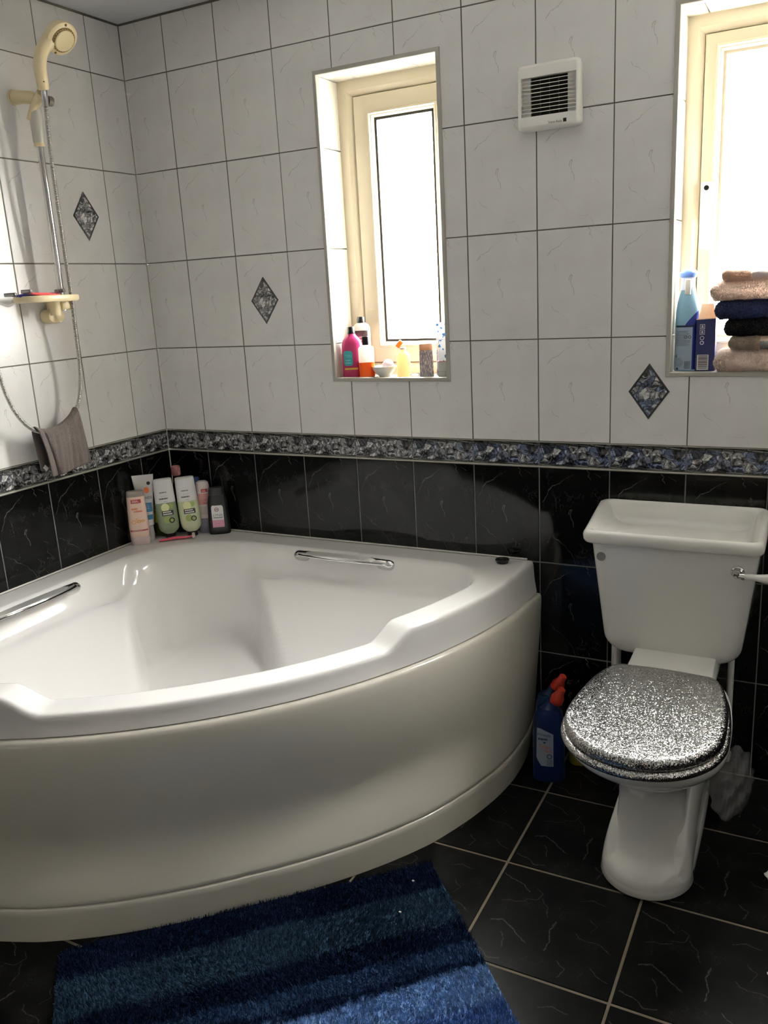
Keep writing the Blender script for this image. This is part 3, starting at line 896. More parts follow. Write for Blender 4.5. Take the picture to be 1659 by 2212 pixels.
# ------------------------------------------------------------------ toilet
TX = 1.792; CXX = 1.775
wc = thing('toilet', 'white close-coupled toilet with a glittery silver lid and shaped cistern beside the bath', 'toilet', (TX, -.35, 0))
def ell(cx_, yf, yb, hw, z, n=48, pw=2.2):
    cy_ = (yf + yb) / 2; hl = (yb - yf) / 2; out = []
    for k in range(n):
        a = 2 * PI * k / n; c_, s_ = math.cos(a), math.sin(a)
        # front (negative y) rounder, back squarer
        p_ = pw if s_ < 0 else 3.0
        out.append((cx_ + hw * math.copysign(abs(c_) ** (2 / p_), c_), cy_ + hl * math.copysign(abs(s_) ** (2 / p_), s_), z))
    return out
def dshape(yf, yb, hw, hb, z, n=64, tx=None):
    """outline: round front, tapering to a straight back edge of half width hb"""
    tx = TX if tx is None else tx
    ym = min(yf + hw * 1.06, yb - .03); out = []
    for k in range(n // 2 + 1):                       # front half, left to right
        a = PI + PI * k / (n // 2)
        out.append((tx + hw * math.cos(a), ym + (ym - yf) * math.sin(a), z))
    m_ = n // 4
    for k in range(1, m_ + 1):                        # right side up to the back
        u = k / m_; e_ = math.cos(u * PI / 2)
        out.append((tx + hb + (hw - hb) * e_ ** .9, lerp(ym, yb, math.sin(u * PI / 2) ** 1.05), z))
    for k in range(0, 6):
        u = (k + 1) / 7; out.append((tx + lerp(hb, -hb, u), yb + .006 * math.sin(PI * u), z))
    for k in range(m_, 0, -1):
        u = k / m_; e_ = math.cos(u * PI / 2)
        out.append((tx - hb - (hw - hb) * e_ ** .9, lerp(ym, yb, math.sin(u * PI / 2) ** 1.05), z))
    return out
mb = MB()
secs = [(-.600, -.10, .098, .0), (-.610, -.10, .103, .003), (-.613, -.10, .104, .012), (-.611, -.10, .103, .030), (-.604, -.10, .100, .042), (-.590, -.105, .094, .052), (-.574, -.11, .088, .060),
        (-.560, -.115, .084, .075), (-.548, -.12, .080, .11), (-.540, -.12, .077, .15), (-.538, -.12, .076, .185), (-.545, -.12, .079, .215), (-.564, -.13, .090, .245),
        (-.606, -.15, .110, .275), (-.652, -.18, .131, .305), (-.692, -.21, .148, .332), (-.720, -.235, .160, .352), (-.738, -.25, .167, .366), (-.748, -.26, .171, .378), (-.753, -.265, .173, .392), (-.751, -.265, .172, .398), (-.742, -.27, .165, .401)]
mb.rings([dshape(a, b_, w_, min(w_ * .84, .094), z) for a, b_, w_, z in secs], True, True, True)
obj('pan', mb, CERAMIC, wc, world=True, sharp=50)
# skirt of the foot: one U-shaped moulding, low in front and sweeping up along both sides
mb = MB(); rr = []
NS = 60
for k in range(NS + 1):
    s_ = -1 + 2 * k / NS; a = abs(s_)
    if a < .5:
        th_ = s_ / .5 * PI / 2; bx_, by_ = math.sin(th_), -math.cos(th_)
        px0, py0 = TX + .106 * bx_, -.505 + .111 * by_
    else:
        bx_, by_ = math.copysign(1, s_), 0.0
        px0, py0 = TX + math.copysign(.106 - .012 * (a - .5) / .5, s_), lerp(-.505, -.13, (a - .5) / .5)
    top = .040 + .150 * smoothstep(.22, .80, a)
    ins_ = lerp(.012, .030, smoothstep(.2, .8, a)); dep = .040
    q_ = lambda d_, z: (px0 - bx_ * d_, py0 - by_ * d_, z)
    rr.append([q_(dep, .001), q_(.003, .001), q_(0, .005), q_(ins_ * .35, top * .55), q_(ins_ * .78, top - .010), q_(ins_, top - .003), q_(ins_ + .008, top), q_(dep + .012, top + .006)])
mb.rings(rr, True, True, True)
obj('foot_skirt', mb, CERAMIC, wc, world=True, sharp=60)
# neck that carries the cistern
mb = MB(); rr = []
for z, x0, x1, yf, yb in ((.30, 1.70, 1.88, -.30, -.10), (.36, 1.685, 1.895, -.335, -.09), (.388, 1.682, 1.898, -.335, -.085), (.397, 1.684, 1.896, -.322, -.08), (.403, 1.686, 1.894, -.285, -.08), (.408, 1.688, 1.892, -.255, -.08), (.420, 1.69, 1.89, -.19, -.08)):
    rr.append([(x, y, z) for x, y in rrect(x0, x1, yf, yb, .03)])
mb.rings(rr, True, True, True)
obj('neck', mb, CERAMIC, wc, world=True)

# glitter resin
def glitter(name, dark):
    m, nt, b = new_mat(name)
    tc = nt.nodes.new('ShaderNodeTexCoord'); geo = nt.nodes.new('ShaderNodeNewGeometry')
    vo = nt.nodes.new('ShaderNodeTexVoronoi'); vo.inputs['Scale'].default_value = 620
    nt.links.new(tc.outputs['Object'], vo.inputs['Vector'])
    off = vmath(nt, 'SCALE', vmath(nt, 'SUBTRACT', vo.outputs['Color'], (.5, .5, .5)), scale=.62)
    nn = vmath(nt, 'NORMALIZE', vmath(nt, 'ADD', geo.outputs['Normal'], off))
    nt.links.new(nn, b.inputs['Normal'])
    sp = nt.nodes.new('ShaderNodeSeparateColor'); nt.links.new(vo.outputs['Color'], sp.inputs[0])
    rp = nt.nodes.new('ShaderNodeValToRGB'); nt.links.new(sp.outputs[2], rp.inputs[0])
    rp.color_ramp.elements[0].color = (.05, .05, .05, 1); rp.color_ramp.elements[1].color = (.80, .79, .77, 1)
    nt.links.new(rp.outputs[0], b.inputs['Base Color'])
    b.inputs['Metallic'].default_value = 1.0; b.inputs['Roughness'].default_value = .24
    b.inputs['Coat Weight'].default_value = .6; b.inputs['Coat Roughness'].default_value = .03
    return m
GLIT = glitter('silver_glitter_resin', False)
# D-shaped seat and lid, hinged at the back
def d_ins(d_, z, yf=-.780, yb=-.335, hw=.174, hb=.110): return dshape(yf + d_, yb - d_ * .5, hw - d_, hb - d_ * .8, z)
mb = MB(); mb.rings([d_ins(.012, .4015), d_ins(.003, .404), d_ins(.0, .410), d_ins(.001, .416), d_ins(.007, .4205), d_ins(.02, .4215)], True, True, True)
obj('seat', mb, GLIT, wc, world=True, sharp=50)
mb = MB(); mb.rings([d_ins(.015, .4220), d_ins(.0095, .4235), d_ins(.0075, .4280), d_ins(.0080, .4350), d_ins(.0095, .4405), d_ins(.0120, .4440), d_ins(.016, .4465), d_ins(.022, .4478), d_ins(.06, .4484), d_ins(.11, .4486)], True, True, True)
obj('lid', mb, GLIT, wc, world=True, sharp=40)
for sx_ in (-1, 1):
    mb = MB(); mb.rbox((TX + sx_ * .075 - .016, -.338, .402), (TX + sx_ * .075 + .016, -.312, .430), .006)
    obj('hinge', mb, CHROME, wc, world=True)

# cistern: tapering body, rounded lower corners
def tank_ring(z):
    t = (z - .41) / (.70 - .41)
    x0, x1 = lerp(1.606, 1.574, t), lerp(1.944, 1.978, t)
    yf, yb = lerp(-.178, -.200, t), -.006
    k = min(1, max(0, (.4435 - z) / .045))
    ins_ = .045 * (1 - math.sqrt(max(0, 1 - k * k))) if k > 0 else 0
    return [(x, y, z) for x, y in rrect(x0 + ins_, x1 - ins_, yf + ins_ * .35, yb, .032, 6)]
mb = MB(); mb.rings([tank_ring(z) for z in (.3985, .400, .403, .408, .415, .424, .434, .444, .50, .56, .62, .67, .712)], True, True, True)
obj('cistern', mb, CERAMIC, wc, world=True, sharp=60)
# cistern lid: upstand at the back, ogee sides, dished top, rolled front
LX0, LX1, LYF, LYB = 1.555, 1.990, -.222, -.003
def lid_z(x, y):
    v = np.clip((y - LYF) / (LYB - LYF), 0, 1)
    base = .744 + .034 * smoothstep(.40, .84, v)
    u = (x - LX0) / (LX1 - LX0)
    hump = .026 * smoothstep(.10, .40, u) * (1 - smoothstep(.50, .86, u)) * smoothstep(.55, .9, v)
    return base + hump
def lid_ring(i_, dz, fl=None, r=.028):
    out = []
    for x, y in rrect(LX0 + i_, LX1 - i_, LYF + i_, LYB - i_ * .45, max(.006, r - i_ * .5), 8):
        out.append((x, y, float(lid_z(x, y)) + dz if fl is None else fl))
    return out
mb = MB()
mb.rings([lid_ring(.024, 0, .7085), lid_ring(.012, 0, .708), lid_ring(.005, 0, .711), lid_ring(.001, 0, .718), lid_ring(.0, -.014), lid_ring(.002, -.007), lid_ring(.006, -.002), lid_ring(.012, .0), lid_ring(.020, -.002),
          lid_ring(.027, -.008), lid_ring(.033, -.015), [(x, y, lerp(z - .022, .722, .55)) for x, y, z in lid_ring(.040, 0)], [(x, y, lerp(z - .022, .7205, .9)) for x, y, z in lid_ring(.055, 0)], lid_ring(.075, 0, .720), lid_ring(.10, 0, .7195)], True, True, True)
obj('cistern_lid', mb, CERAMIC, wc, world=True, sharp=60)
# blanking plug
mb = MB(); mb.lathe([(.0001, 0), (.0118, 0), (.0122, .002), (.0108, .0036), (.0001, .004)], 26); mb.xf(Matrix.Translation((1.603, -.197, .671)) @ Matrix.Rotation(R(90), 4, 'X'))
p_ = obj('blanking_plug', mb, P('grey_plug_plastic', srgb(150, 150, 148), .4), wc, world=True)
# flush lever
mb = MB(); mb.lathe([(.0001, 0), (.0155, 0), (.016, .003), (.0145, .006), (.0125, .007), (.0125, .012), (.0095, .015), (.0085, .020), (.0085, .028), (.0065, .032), (.0001, .0325)], 28)
mb.xf(Matrix.Translation((1.932, -.197, .664)) @ Matrix.Rotation(R(90), 4, 'X'))
fl_ = obj('flush_handle', mb, CHROME, wc, world=True); fl_['label'] = 'chrome flush boss with white lever'
mb = MB(); mb.tube([(1.936, -.222, .6625), (1.943, -.222, .662)], .0075, 14); mb.tube([(1.943, -.222, .662), (1.950, -.222, .662)], .0092, 14)
obj('collar', mb, CHROME, fl_, world=True)
mb = MB(); mb.tube([(1.950, -.222, .662), (1.975, -.222, .6615), (1.99, -.222, .661), (2.003, -.222, .661), (2.012, -.222, .661), (2.016, -.222, .661)], [.0075, .0082, .0105, .0125, .0105, .003], 16)
obj('lever', mb, CERAMIC, fl_, world=True)
for nm, x, z0, z1, r_ in (('overflow_pipe', 1.616, .18, .425, .0135), ('supply_pipe', 1.917, .08, .43, .0085)):
    mb = MB(); mb.tube([(x, -.06, z0), (x, -.06, z1)], r_, 16)
    if nm == 'supply_pipe': mb.tube([(x, -.06, z0), (x, -.045, z0 - .012), (x, -.003, z0 - .014)], r_, 12)
    else: mb.tube([(x, -.06, z0), (x, -.045, z0 - .012), (x, -.003, z0 - .014)], r_, 12)
    mb.tube([(x, -.06, z1 - .03), (x, -.06, z1 - .005)], r_ * 1.5, 16)
    obj(nm, mb, WHITE_PL, wc, world=True)

# ------------------------------------------------------------------ extractor fan
t = thing('extractor_fan', 'square white louvred extractor fan on the wall between the windows', 'fan', (1.417, 0, 1.823))
mb = MB()
X0, X1, Z0, Z1 = -.0815, .0815, -.0785, .0765
zl0, zl1, xl0, xl1 = -.047, .0445, -.070, .072
def fr_ring(i_, y): return [(x, y, z) for x, z in rrect(X0 + i_, X1 - i_, Z0 + i_, Z1 - i_, .012 - i_ * .4, 4)]
n_ = len(fr_ring(0, 0))
mb.rings([fr_ring(0, -.0005), fr_ring(0, -.020), fr_ring(.0015, -.026), fr_ring(.005, -.030), fr_ring(.009, -.0315)], True, True)
# front face with an opening: strips
def fq(a, b_, c_, d_): mb.add([(a, -.0315, c_), (b_, -.0315, c_), (b_, -.0315, d_), (a, -.0315, d_)], [(0, 1, 2, 3)])
xi0, xi1, zi0, zi1 = X0 + .009, X1 - .009, Z0 + .009, Z1 - .009
fq(xi0, xi1, zl1, zi1); fq(xi0, xi1, zi0, zl0); fq(xi0, xl0, zl0, zl1); fq(xl1, xi1, zl0, zl1)
mb.add([(xl0, -.0315, zl0), (xl1, -.0315, zl0), (xl1, -.0315, zl1), (xl0, -.0315, zl1), (xl0, -.012, zl0), (xl1, -.012, zl0), (xl1, -.012, zl1), (xl0, -.012, zl1)], [(0, 1, 5, 4), (1, 2, 6, 5), (2, 3, 7, 6), (3, 0, 4, 7)])
obj('housing', mb, WHITE_PL, t)
mb = MB(); mb.box((-.048, -.0135, zl0), (.048, -.0125, zl1))
obj('dark_interior', mb, INNER_DARK, t, smooth=False)  # thin dark sheet stands in for the fan's unlit interior
for xa_, xb_ in ((xl0, -.048), (.048, xl1)):
    mb = MB(); mb.box((xa_, -.0205, zl0), (xb_, -.0125, zl1)); obj('side_panel', mb, WHITE_PL, t, smooth=False)
for k in range(9):
    z = lerp(zl0, zl1, (k + 1) / 10); mb = MB()
    mb.add([(xl0, -.031, z - .0012), (xl1, -.031, z - .0012), (xl1, -.031, z + .0004), (xl0, -.031, z + .0004), (xl0, -.018, z + .0016), (xl1, -.018, z + .0016), (xl1, -.018, z + .0030), (xl0, -.018, z + .0030)],
           [(0, 1, 2, 3), (5, 4, 7, 6), (0, 4, 5, 1), (3, 2, 6, 7), (0, 3, 7, 4), (1, 5, 6, 2)])
    obj('louvre', mb, WHITE_PL, t, smooth=False)
for k in range(3):
    x = -.024 + .024 * k; mb = MB(); mb.box((x - .0006, -.017, zl0), (x + .0006, -.0136, zl1)); obj('grille_bar', mb, P('fan_grille_grey', srgb(88, 86, 76), .6) if k == 0 else bpy.data.materials['fan_grille_grey'], t, smooth=False)
text_on_front('lettering', 'Vent-Axia', .0092, t, (.0185, -.0318, -.0665), BLACK_PL, .95)
mb = MB(); mb.box((.0395, -.0322, -.0695), (.0475, -.0312, -.0612)); obj('square_emblem', mb, BLACK_PL, t, smooth=False)
# ------------------------------------------------------------------ bottles and small things
def lin(name, r, g, b, rough=.35, **k): return P(name, srgb(r, g, b), rough, **k)
class Bot:
    """container built from superellipse sections (z, half width, half depth, exponent); front faces local -y"""
    def __init__(s, name, label, cat, loc, rz, secs, mat, part='body', group=None, n=40, rot=None):
        s.t = thing(name, label, cat, loc, R(rz), group, rot); s.secs = secs
        s.body = s.loft(part, secs, mat, s.t, n)
    def loft(s, part, secs, mat, parent, n=40, cx_=0, cy_=0, sharp=40):
        mb = MB(); rr = []
        for z, hw, hd, p_ in secs:
            rr.append([(cx_ + hw * math.copysign(abs(math.cos(a)) ** (2 / p_), math.cos(a)), cy_ + hd * math.copysign(abs(math.sin(a)) ** (2 / p_), math.sin(a)), z) for a in [2 * PI * k / n for k in range(n)]])
        mb.rings(rr, True, True, True)
        return obj(part, mb, mat, parent, sharp=sharp)
    def fy(s, x, z):
        zs = [q[0] for q in s.secs]
        hw, hd, p_ = (np.interp(z, zs, [q[i] for q in s.secs]) for i in (1, 2, 3))
        return -hd * max(0.0, 1 - min(1, abs(x) / hw) ** p_) ** (1 / p_)
    def patch(s, name, x0, x1, z0, z1, mat, parent=None, off=.0004, nx=14, nz=6, shape=None):
        mb = MB(); rr = []
        for j in range(nz + 1):
            z = lerp(z0, z1, j / nz); a, b = x0, x1
            if shape: a, b = shape(j / nz, x0, x1)
            rr.append([(x, s.fy(x, z) - off, z) for x in [lerp(a, b, i / nx) for i in range(nx + 1)]])
        mb.rings(rr, False)
        return obj(name, mb, mat, parent or s.body)
    def text(s, txt, size, x, z, mat, parent=None, off=.0008, w=1.0, rot=0.0, name='lettering'):
        mb = text_mb(txt, size); c_, s_ = math.cos(R(rot)), math.sin(R(rot)); vv = []
        for a, b, _ in mb.v:
            a, b = a * w, b
            X_, Z_ = x + a * c_ - b * s_, z + a * s_ + b * c_
            vv.append((X_, s.fy(X_, Z_) - off, Z_))
        mb.v = vv
        return obj(name, mb, mat, parent or s.body, smooth=False)
    def disc(s, name, x, z, r_, mat, parent=None, off=.0006, ring=0.0, n=24, sz=1.0):
        mb = MB()
        if ring:
            mb.rings([[(x + q * math.cos(a), s.fy(x + q * math.cos(a), z + q * sz * math.sin(a)) - off, z + q * sz * math.sin(a)) for a in [2 * PI * k / n for k in range(n)]] for q in (ring, r_)], True)
        else:
            mb.rings([[(x + q * math.cos(a), s.fy(x + q * math.cos(a), z + q * sz * math.sin(a)) - off, z + q * sz * math.sin(a)) for a in [2 * PI * k / n for k in range(n)]] for q in (r_ * .05, r_ * .5, r_)], True, True)
        return obj(name, mb, mat, parent or s.body)
    def print_lines(s, x0, x1, z0, dz, n, mat, parent=None, th=.0009, off=.0008, name='small_print', seed=1):
        rg = random.Random(seed); mb = MB()
        for k in range(n):
            z = z0 - k * dz; x = x0; end = lerp(x0, x1, rg.uniform(.7, 1))
            while x < end - .001:
                w = min(rg.uniform(.0022, .006), end - x)
                mb.add([(x, s.fy(x, z) - off, z - th), (x + w, s.fy(x + w, z) - off, z - th), (x + w, s.fy(x + w, z) - off, z), (x, s.fy(x, z) - off, z)], [(0, 1, 2, 3)])
                x += w + .0009
        o = obj(name, mb, mat, parent or s.body, smooth=False); o['kind'] = 'stuff'; return o
    def bars(s, x0, x1, z0, z1, n, mat, parent, seed=3, off=.0009):
        rg = random.Random(seed); mb = MB(); x = x0; w_ = (x1 - x0) / n
        for k in range(n):
            w = w_ * rg.choice((.25, .4, .6)); z_ = z0
            mb.add([(x, s.fy(x, z_) - off, z0), (x + w, s.fy(x + w, z_) - off, z0), (x + w, s.fy(x + w, z1) - off, z1), (x, s.fy(x, z1) - off, z1)], [(0, 1, 2, 3)])
            x += w_
        o = obj('barcode', mb, mat, parent, smooth=False); o['kind'] = 'stuff'; return o

INK = lin('print_ink_dark', 34, 34, 36, .5); INKW = lin('print_ink_white', 232, 230, 226, .5); INKR = lin('print_ink_red', 168, 52, 52, .5)
INKO = lin('print_ink_orange', 222, 120, 72, .5); INKB = lin('print_ink_blue', 58, 120, 160, .5); INKG = lin('print_ink_green', 96, 130, 62, .5)
LABW = lin('white_label_paper', 226, 224, 222, .4)
ZB = .5745; CR = 42
G_CORNER = None

# peach bottle standing on its translucent cap
b_ = Bot('shower_gel_bottle', 'peach-pink bottle with red badge, furthest left of the corner bottles', 'bottle', (.042, -.237, ZB), CR,
         [(.0, .0300, .0165, 3), (.028, .0310, .0172, 3), (.030, .0318, .0182, 3), (.06, .0332, .019, 3), (.12, .0315, .0182, 3), (.165, .0290, .0165, 3), (.178, .0282, .0155, 3), (.184, .027, .0135, 3), (.187, .023, .009, 3)], lin('peach_gel', 232, 202, 184, .3, noise=.05, nscale=20))
mt = lin('milky_pink_cap', 208, 190, 190, .25)
b_.loft('cap', [(0, .0306, .0171, 3), (.002, .0318, .018, 3), (.026, .0322, .0184, 3), (.029, .0316, .0178, 3)], mt, b_.t)
b_.loft('base', [(.168, .0292, .0168, 3), (.178, .0286, .0159, 3), (.1845, .0274, .0139, 3), (.1875, .0234, .0093, 3)], lin('grey_clear_shaded_base', 150, 140, 134, .25), b_.t)  # clear bottle end, its greyish shadow put into the colour
pl = b_.patch('label', -.016, .017, .146, .159, INKR); b_.print_lines(-.012, .013, .1555, .004, 2, INKW, pl, .0018, .0009)
b_.print_lines(-.016, .012, .130, .0085, 1, INKO, None, .0058, seed=21); b_.print_lines(-.010, .019, .1205, .008, 1, INKO, None, .0055, seed=22)
for dx, dz, r_, q_ in ((-.014, .082, .0085, .0052), (.003, .083, .0075, .003), (.0165, .084, .006, .002), (-.004, .091, .004, .001)):
    b_.disc('fruit_print', dx, dz, r_, lin('almond_print', 220, 158, 92, .5) if 'almond_print' not in bpy.data.materials else bpy.data.materials['almond_print'], ring=q_, sz=.75)
b_.patch('red_band', -.029, .029, .049, .054, INKR); b_.print_lines(-.022, .024, .0525, .004, 1, INKW, None, .0012, .0012)

# crimped silver tube
secs = []
for k in range(15):
    u = k / 14; z = lerp(.052, .222, u)
    secs.append((z, lerp(.0205, .0358, u ** 1.15), lerp(.0195, .0016, u ** 1.1), lerp(2, 2.6, u)))
b_ = Bot('cream_tube', 'silver crimped tube with teal bands standing behind the peach bottle', 'tube', (.032, -.182, ZB), CR, [(.048, .017, .017, 2), (.0515, .0198, .019, 2)] + secs + [(.2285, .0361, .0011, 2.6)],
         P('silver_tube_foil', srgb(226, 225, 223), .25, .35))
b_.loft('cap', [(0, .0165, .0165, 2), (.002, .0175, .0175, 2), (.020, .0178, .0178, 2), (.047, .0165, .0165, 2), (.0485, .0155, .0155, 2)], lin('grey_white_cap', 196, 194, 190, .35), b_.t)
b_.patch('teal_band', -.0195, .0195, .100, .132, INKB); b_.patch('teal_band', -.0188, .0188, .073, .090, INKB); b_.patch('white_band', -.018, .018, .054, .073, LABW); b_.patch('white_band', -.0195, .0195, .090, .100, LABW)
b_.text('HANDS', .0125, .004, .149, INK, w=.95); b_.disc('badge', .017, .199, .0062, INK); b_.print_lines(-.008, .016, .125, .006, 3, INKW, None, .001, .0012); b_.print_lines(-.006, .014, .097, .004, 2, INK, None, .001, .0012)
b_.disc('peach_print', .008, .176, .009, INKO, sz=1.2); 

# squat yellow-green bottle behind
b_ = Bot('body_wash_bottle', 'squat yellow and olive bottle mostly hidden between silver tube and green bottle', 'bottle', (.040, -.118, ZB), CR,
         [(0, .026, .022, 2.4), (.004, .029, .0245, 2.4), (.05, .030, .025, 2.4), (.09, .028, .0235, 2.4), (.115, .020, .018, 2.2), (.128, .012, .012, 2), (.140, .011, .011, 2)], lin('olive_body', 62, 66, 34, .3))
b_.patch('label', -.027, .022, .050, .112, lin('yellow_green_label', 178, 184, 62, .35)); b_.disc('lemon_print', -.008, .062, .011, lin('lemon_print', 222, 190, 58, .5), off=.001); b_.text('5', .012, -.010, .092, INKB, off=.0011)
b_.loft('cap', [(.138, .012, .012, 2), (.1395, .0128, .0128, 2), (.152, .0125, .0125, 2), (.154, .011, .011, 2)], lin('olive_cap', 70, 74, 40, .35), b_.t)

# two sister hair bottles standing on black caps
def hair_bottle(loc, rz, low, label, rot=None):
    s_ = [(.016, .0150, .0125, 2.4), (.019, .0200, .0155, 2.6), (.027, .0290, .0175, 2.8), (.033, .0325, .0190, 3), (.040, .0342, .0200, 3), (.060, .0358, .0208, 3), (.10, .0358, .0208, 3), (.15, .0342, .0195, 3), (.19, .0328, .0180, 3), (.203, .0322, .0165, 3), (.2085, .0315, .013, 3), (.2105, .027, .008, 3)]
    b_ = Bot('hair_bottle', label, 'bottle', loc, rz, s_, lin('hair_bottle_grey_' + low[0], 226, 226, 224, .3), rot=rot)
    b_.loft('cap', [(0, .0165, .0140, 2.6), (.0015, .0178, .0150, 2.6), (.015, .0178, .0150, 2.6), (.0168, .0170, .0142, 2.6)], BLACK_PL, b_.t)
    # coloured lower half
    lo = [q for q in s_ if q[0] < .128]; lo = lo[1:] + [(.128, np.interp(.128, [q[0] for q in s_], [q[1] for q in s_]), np.interp(.128, [q[0] for q in s_], [q[2] for q in s_]), 3)]
    b_.loft('liquid', [(z, w + .0003, d_ + .0003, p_) for z, w, d_, p_ in lo], low[1], b_.t)
    dk = lin('green_grey_text', 74, 82, 70, .5) if 'green_grey_text' not in bpy.data.materials else bpy.data.materials['green_grey_text']
    b_.print_lines(-.016, .018, .167, .004, 1, dk, None, .0032, seed=31); b_.print_lines(-.012, .014, .1535, .004, 1, dk, None, .0006)
    b_.print_lines(-.019, .022, .146, .004, 1, dk, None, .0048, seed=32); b_.print_lines(-.006, .012, .134, .004, 1, dk, None, .0008)
    lf = lin('lime_leaf', 160, 176, 98, .45) if 'lime_leaf' not in bpy.data.materials else bpy.data.materials['lime_leaf']
    ap = lin('apple_flesh', 226, 232, 176, .45) if 'apple_flesh' not in bpy.data.materials else bpy.data.materials['apple_flesh']
    b_.disc('apple_print', -.004, .112, .0135, ap, off=.0010, sz=1.1); b_.disc('leaf_print', .015, .116, .0075, lf, off=.0009, sz=1.2); b_.disc('leaf_print', -.003, .068, .0125, lf, off=.0009, sz=1.0)
    pl = b_.patch('dark_label', -.0175, .0215, .0835, .1005, lin('dark_green_label', 36, 44, 34, .45) if 'dark_green_label' not in bpy.data.materials else bpy.data.materials['dark_green_label'], off=.0013)
    b_.print_lines(-.014, .019, .0980, .0075, 2, INKW, pl, .0042, .0017, seed=33)
    bd = b_.disc('badge', .0125, .065, .0098, INK, off=.0014, ring=.0058); b_.disc('badge_centre', .0125, .065, .0052, lf, bd, off=.0014)
    return b_
hair_bottle((.089, -.140, ZB), CR + 2, ('deep', lin('deep_green_gel', 136, 150, 120, .3)), 'hair bottle with darker green lower half, left of the matching pair', (0, R(-2.0), R(CR + 2)))
hair_bottle((.150, -.094, ZB), CR - 2, ('pale', lin('pale_lime_cream', 200, 206, 168, .3)), 'hair bottle with pale lime lower half, right of the matching pair', (0, R(-2.5), R(CR - 2)))

# tall pump bottle behind, only its pink cap shows
b_ = Bot('lotion_bottle', 'tall dark bottle with dusty pink cap in the very corner', 'bottle', (.075, -.060, ZB), CR,
         [(0, .020, .020, 2), (.003, .022, .022, 2), (.14, .022, .022, 2), (.17, .018, .018, 2), (.19, .0095, .0095, 2), (.205, .009, .009, 2)], lin('dark_amber_body', 40, 26, 24, .3))
b_.loft('cap', [(.204, .0150, .0150, 2), (.206, .0162, .0162, 2), (.233, .0158, .0158, 2), (.237, .0140, .0140, 2), (.238, .006, .006, 2)], lin('dusty_pink_cap', 182, 122, 120, .4), b_.t)

# white and red aerosol-like bottle
b_ = Bot('deodorant_bottle', 'white bottle with red lettering on a lilac cap, between green and black bottles', 'bottle', (.168, -.040, ZB), CR,
         [(.052, .0245, .0200, 2.4), (.055, .0256, .0210, 2.4), (.13, .0252, .0208, 2.4), (.165, .0240, .0198, 2.4), (.178, .0215, .018, 2.4), (.184, .014, .012, 2.2)], lin('white_pink_sleeve', 216, 204, 200, .35))
b_.loft('cap', [(0, .0235, .0195, 2.4), (.0025, .0252, .021, 2.4), (.047, .0252, .021, 2.4), (.051, .0244, .020, 2.4)], lin('lilac_grey_cap', 148, 144, 160, .35), b_.t)
pl = b_.patch('label', -.006, .016, .146, .158, INKR); b_.print_lines(-.003, .013, .154, .004, 2, INKW, pl, .0016)
b_.patch('pink_panel', -.020, .020, .102, .142, lin('pink_panel_print', 206, 150, 146, .4)); b_.text('LOC', .0100, .002, .118, INKR, off=.0012); b_.text('TRA', .0100, .002, .107, INKR, off=.0012)
b_.patch('grey_panel', -.020, .020, .066, .096, lin('grey_pink_panel', 200, 186, 182, .4))
# slim blue-capped bottle behind it
b_ = Bot('roll_on_bottle', 'slim bottle with blue cap hidden behind the pale lime hair bottle', 'bottle', (.124, -.026, ZB), CR,
         [(0, .018, .016, 2.2), (.003, .019, .017, 2.2), (.15, .019, .017, 2.2), (.16, .016, .015, 2.2)], lin('grey_slim_body', 120, 122, 126, .35))
b_.loft('cap', [(.159, .0172, .0155, 2.2), (.161, .018, .0162, 2.2), (.186, .0175, .0158, 2.2), (.190, .0155, .014, 2.2)], lin('blue_cap', 44, 72, 128, .35), b_.t)

# black bottle with pink-white label
b_ = Bot('body_spray_bottle', 'black bottle with white and pink label, rightmost of the corner bottles', 'bottle', (.231, -.044, ZB), CR - 8,
         [(0, .0355, .0165, 2.8), (.003, .0375, .0180, 2.8), (.010, .0378, .0182, 2.8), (.06, .0362, .0176, 2.8), (.11, .0335, .0165, 2.8), (.135, .0290, .0155, 2.6), (.1385, .0275, .0150, 2.6)], lin('black_satin_bottle', 24, 24, 25, .32))
b_.loft('cap', [(.139, .0268, .0148, 2.6), (.141, .0275, .0153, 2.6), (.158, .0262, .0148, 2.6), (.1655, .0235, .0130, 2.6), (.168, .017, .009, 2.6)], lin('charcoal_cap', 30, 30, 31, .3), b_.t)
pl = b_.patch('label', -.0215, .0190, .026, .104, LABW, nz=16, shape=lambda u, a, b: (a + .004 * max(0, (u - .92) / .08) , b - .004 * max(0, (u - .92) / .08)))
b_.patch('pink_fade', -.0215, .0190, .0262, .052, lin('pink_label_fade', 214, 150, 172, .4), pl, off=.0007)
b_.text('LYNX', .0125, -.001, .069, lin('steel_ink', 104, 104, 112, .4), pl, w=1.05, off=.0009); b_.patch('rule', -.017, .015, .0595, .0615, INK, pl, off=.0009, nz=1)
bd = b_.disc('round_emblem', -.0035, .089, .0075, lin('magenta_ink', 150, 62, 92, .4), pl, off=.0009, ring=.0055)
mb = MB()
for a in (35, 145, 215, 325):
    c_, s_ = math.cos(R(a)), math.sin(R(a)); mb.add([(-.0035 - s_ * .0009, b_.fy(-.0035, .089) - .0012, .089 + c_ * .0009), (-.0035 + s_ * .0009, b_.fy(-.0035, .089) - .0012, .089 - c_ * .0009), (-.0035 + c_ * .0095, b_.fy(0, .089) - .0012, .089 + s_ * .0062)], [(0, 1, 2)])
obj('crossed_mark', mb, INK, bd, smooth=False)
b_.print_lines(-.012, .011, .040, .004, 1, INKR, pl, .0007)

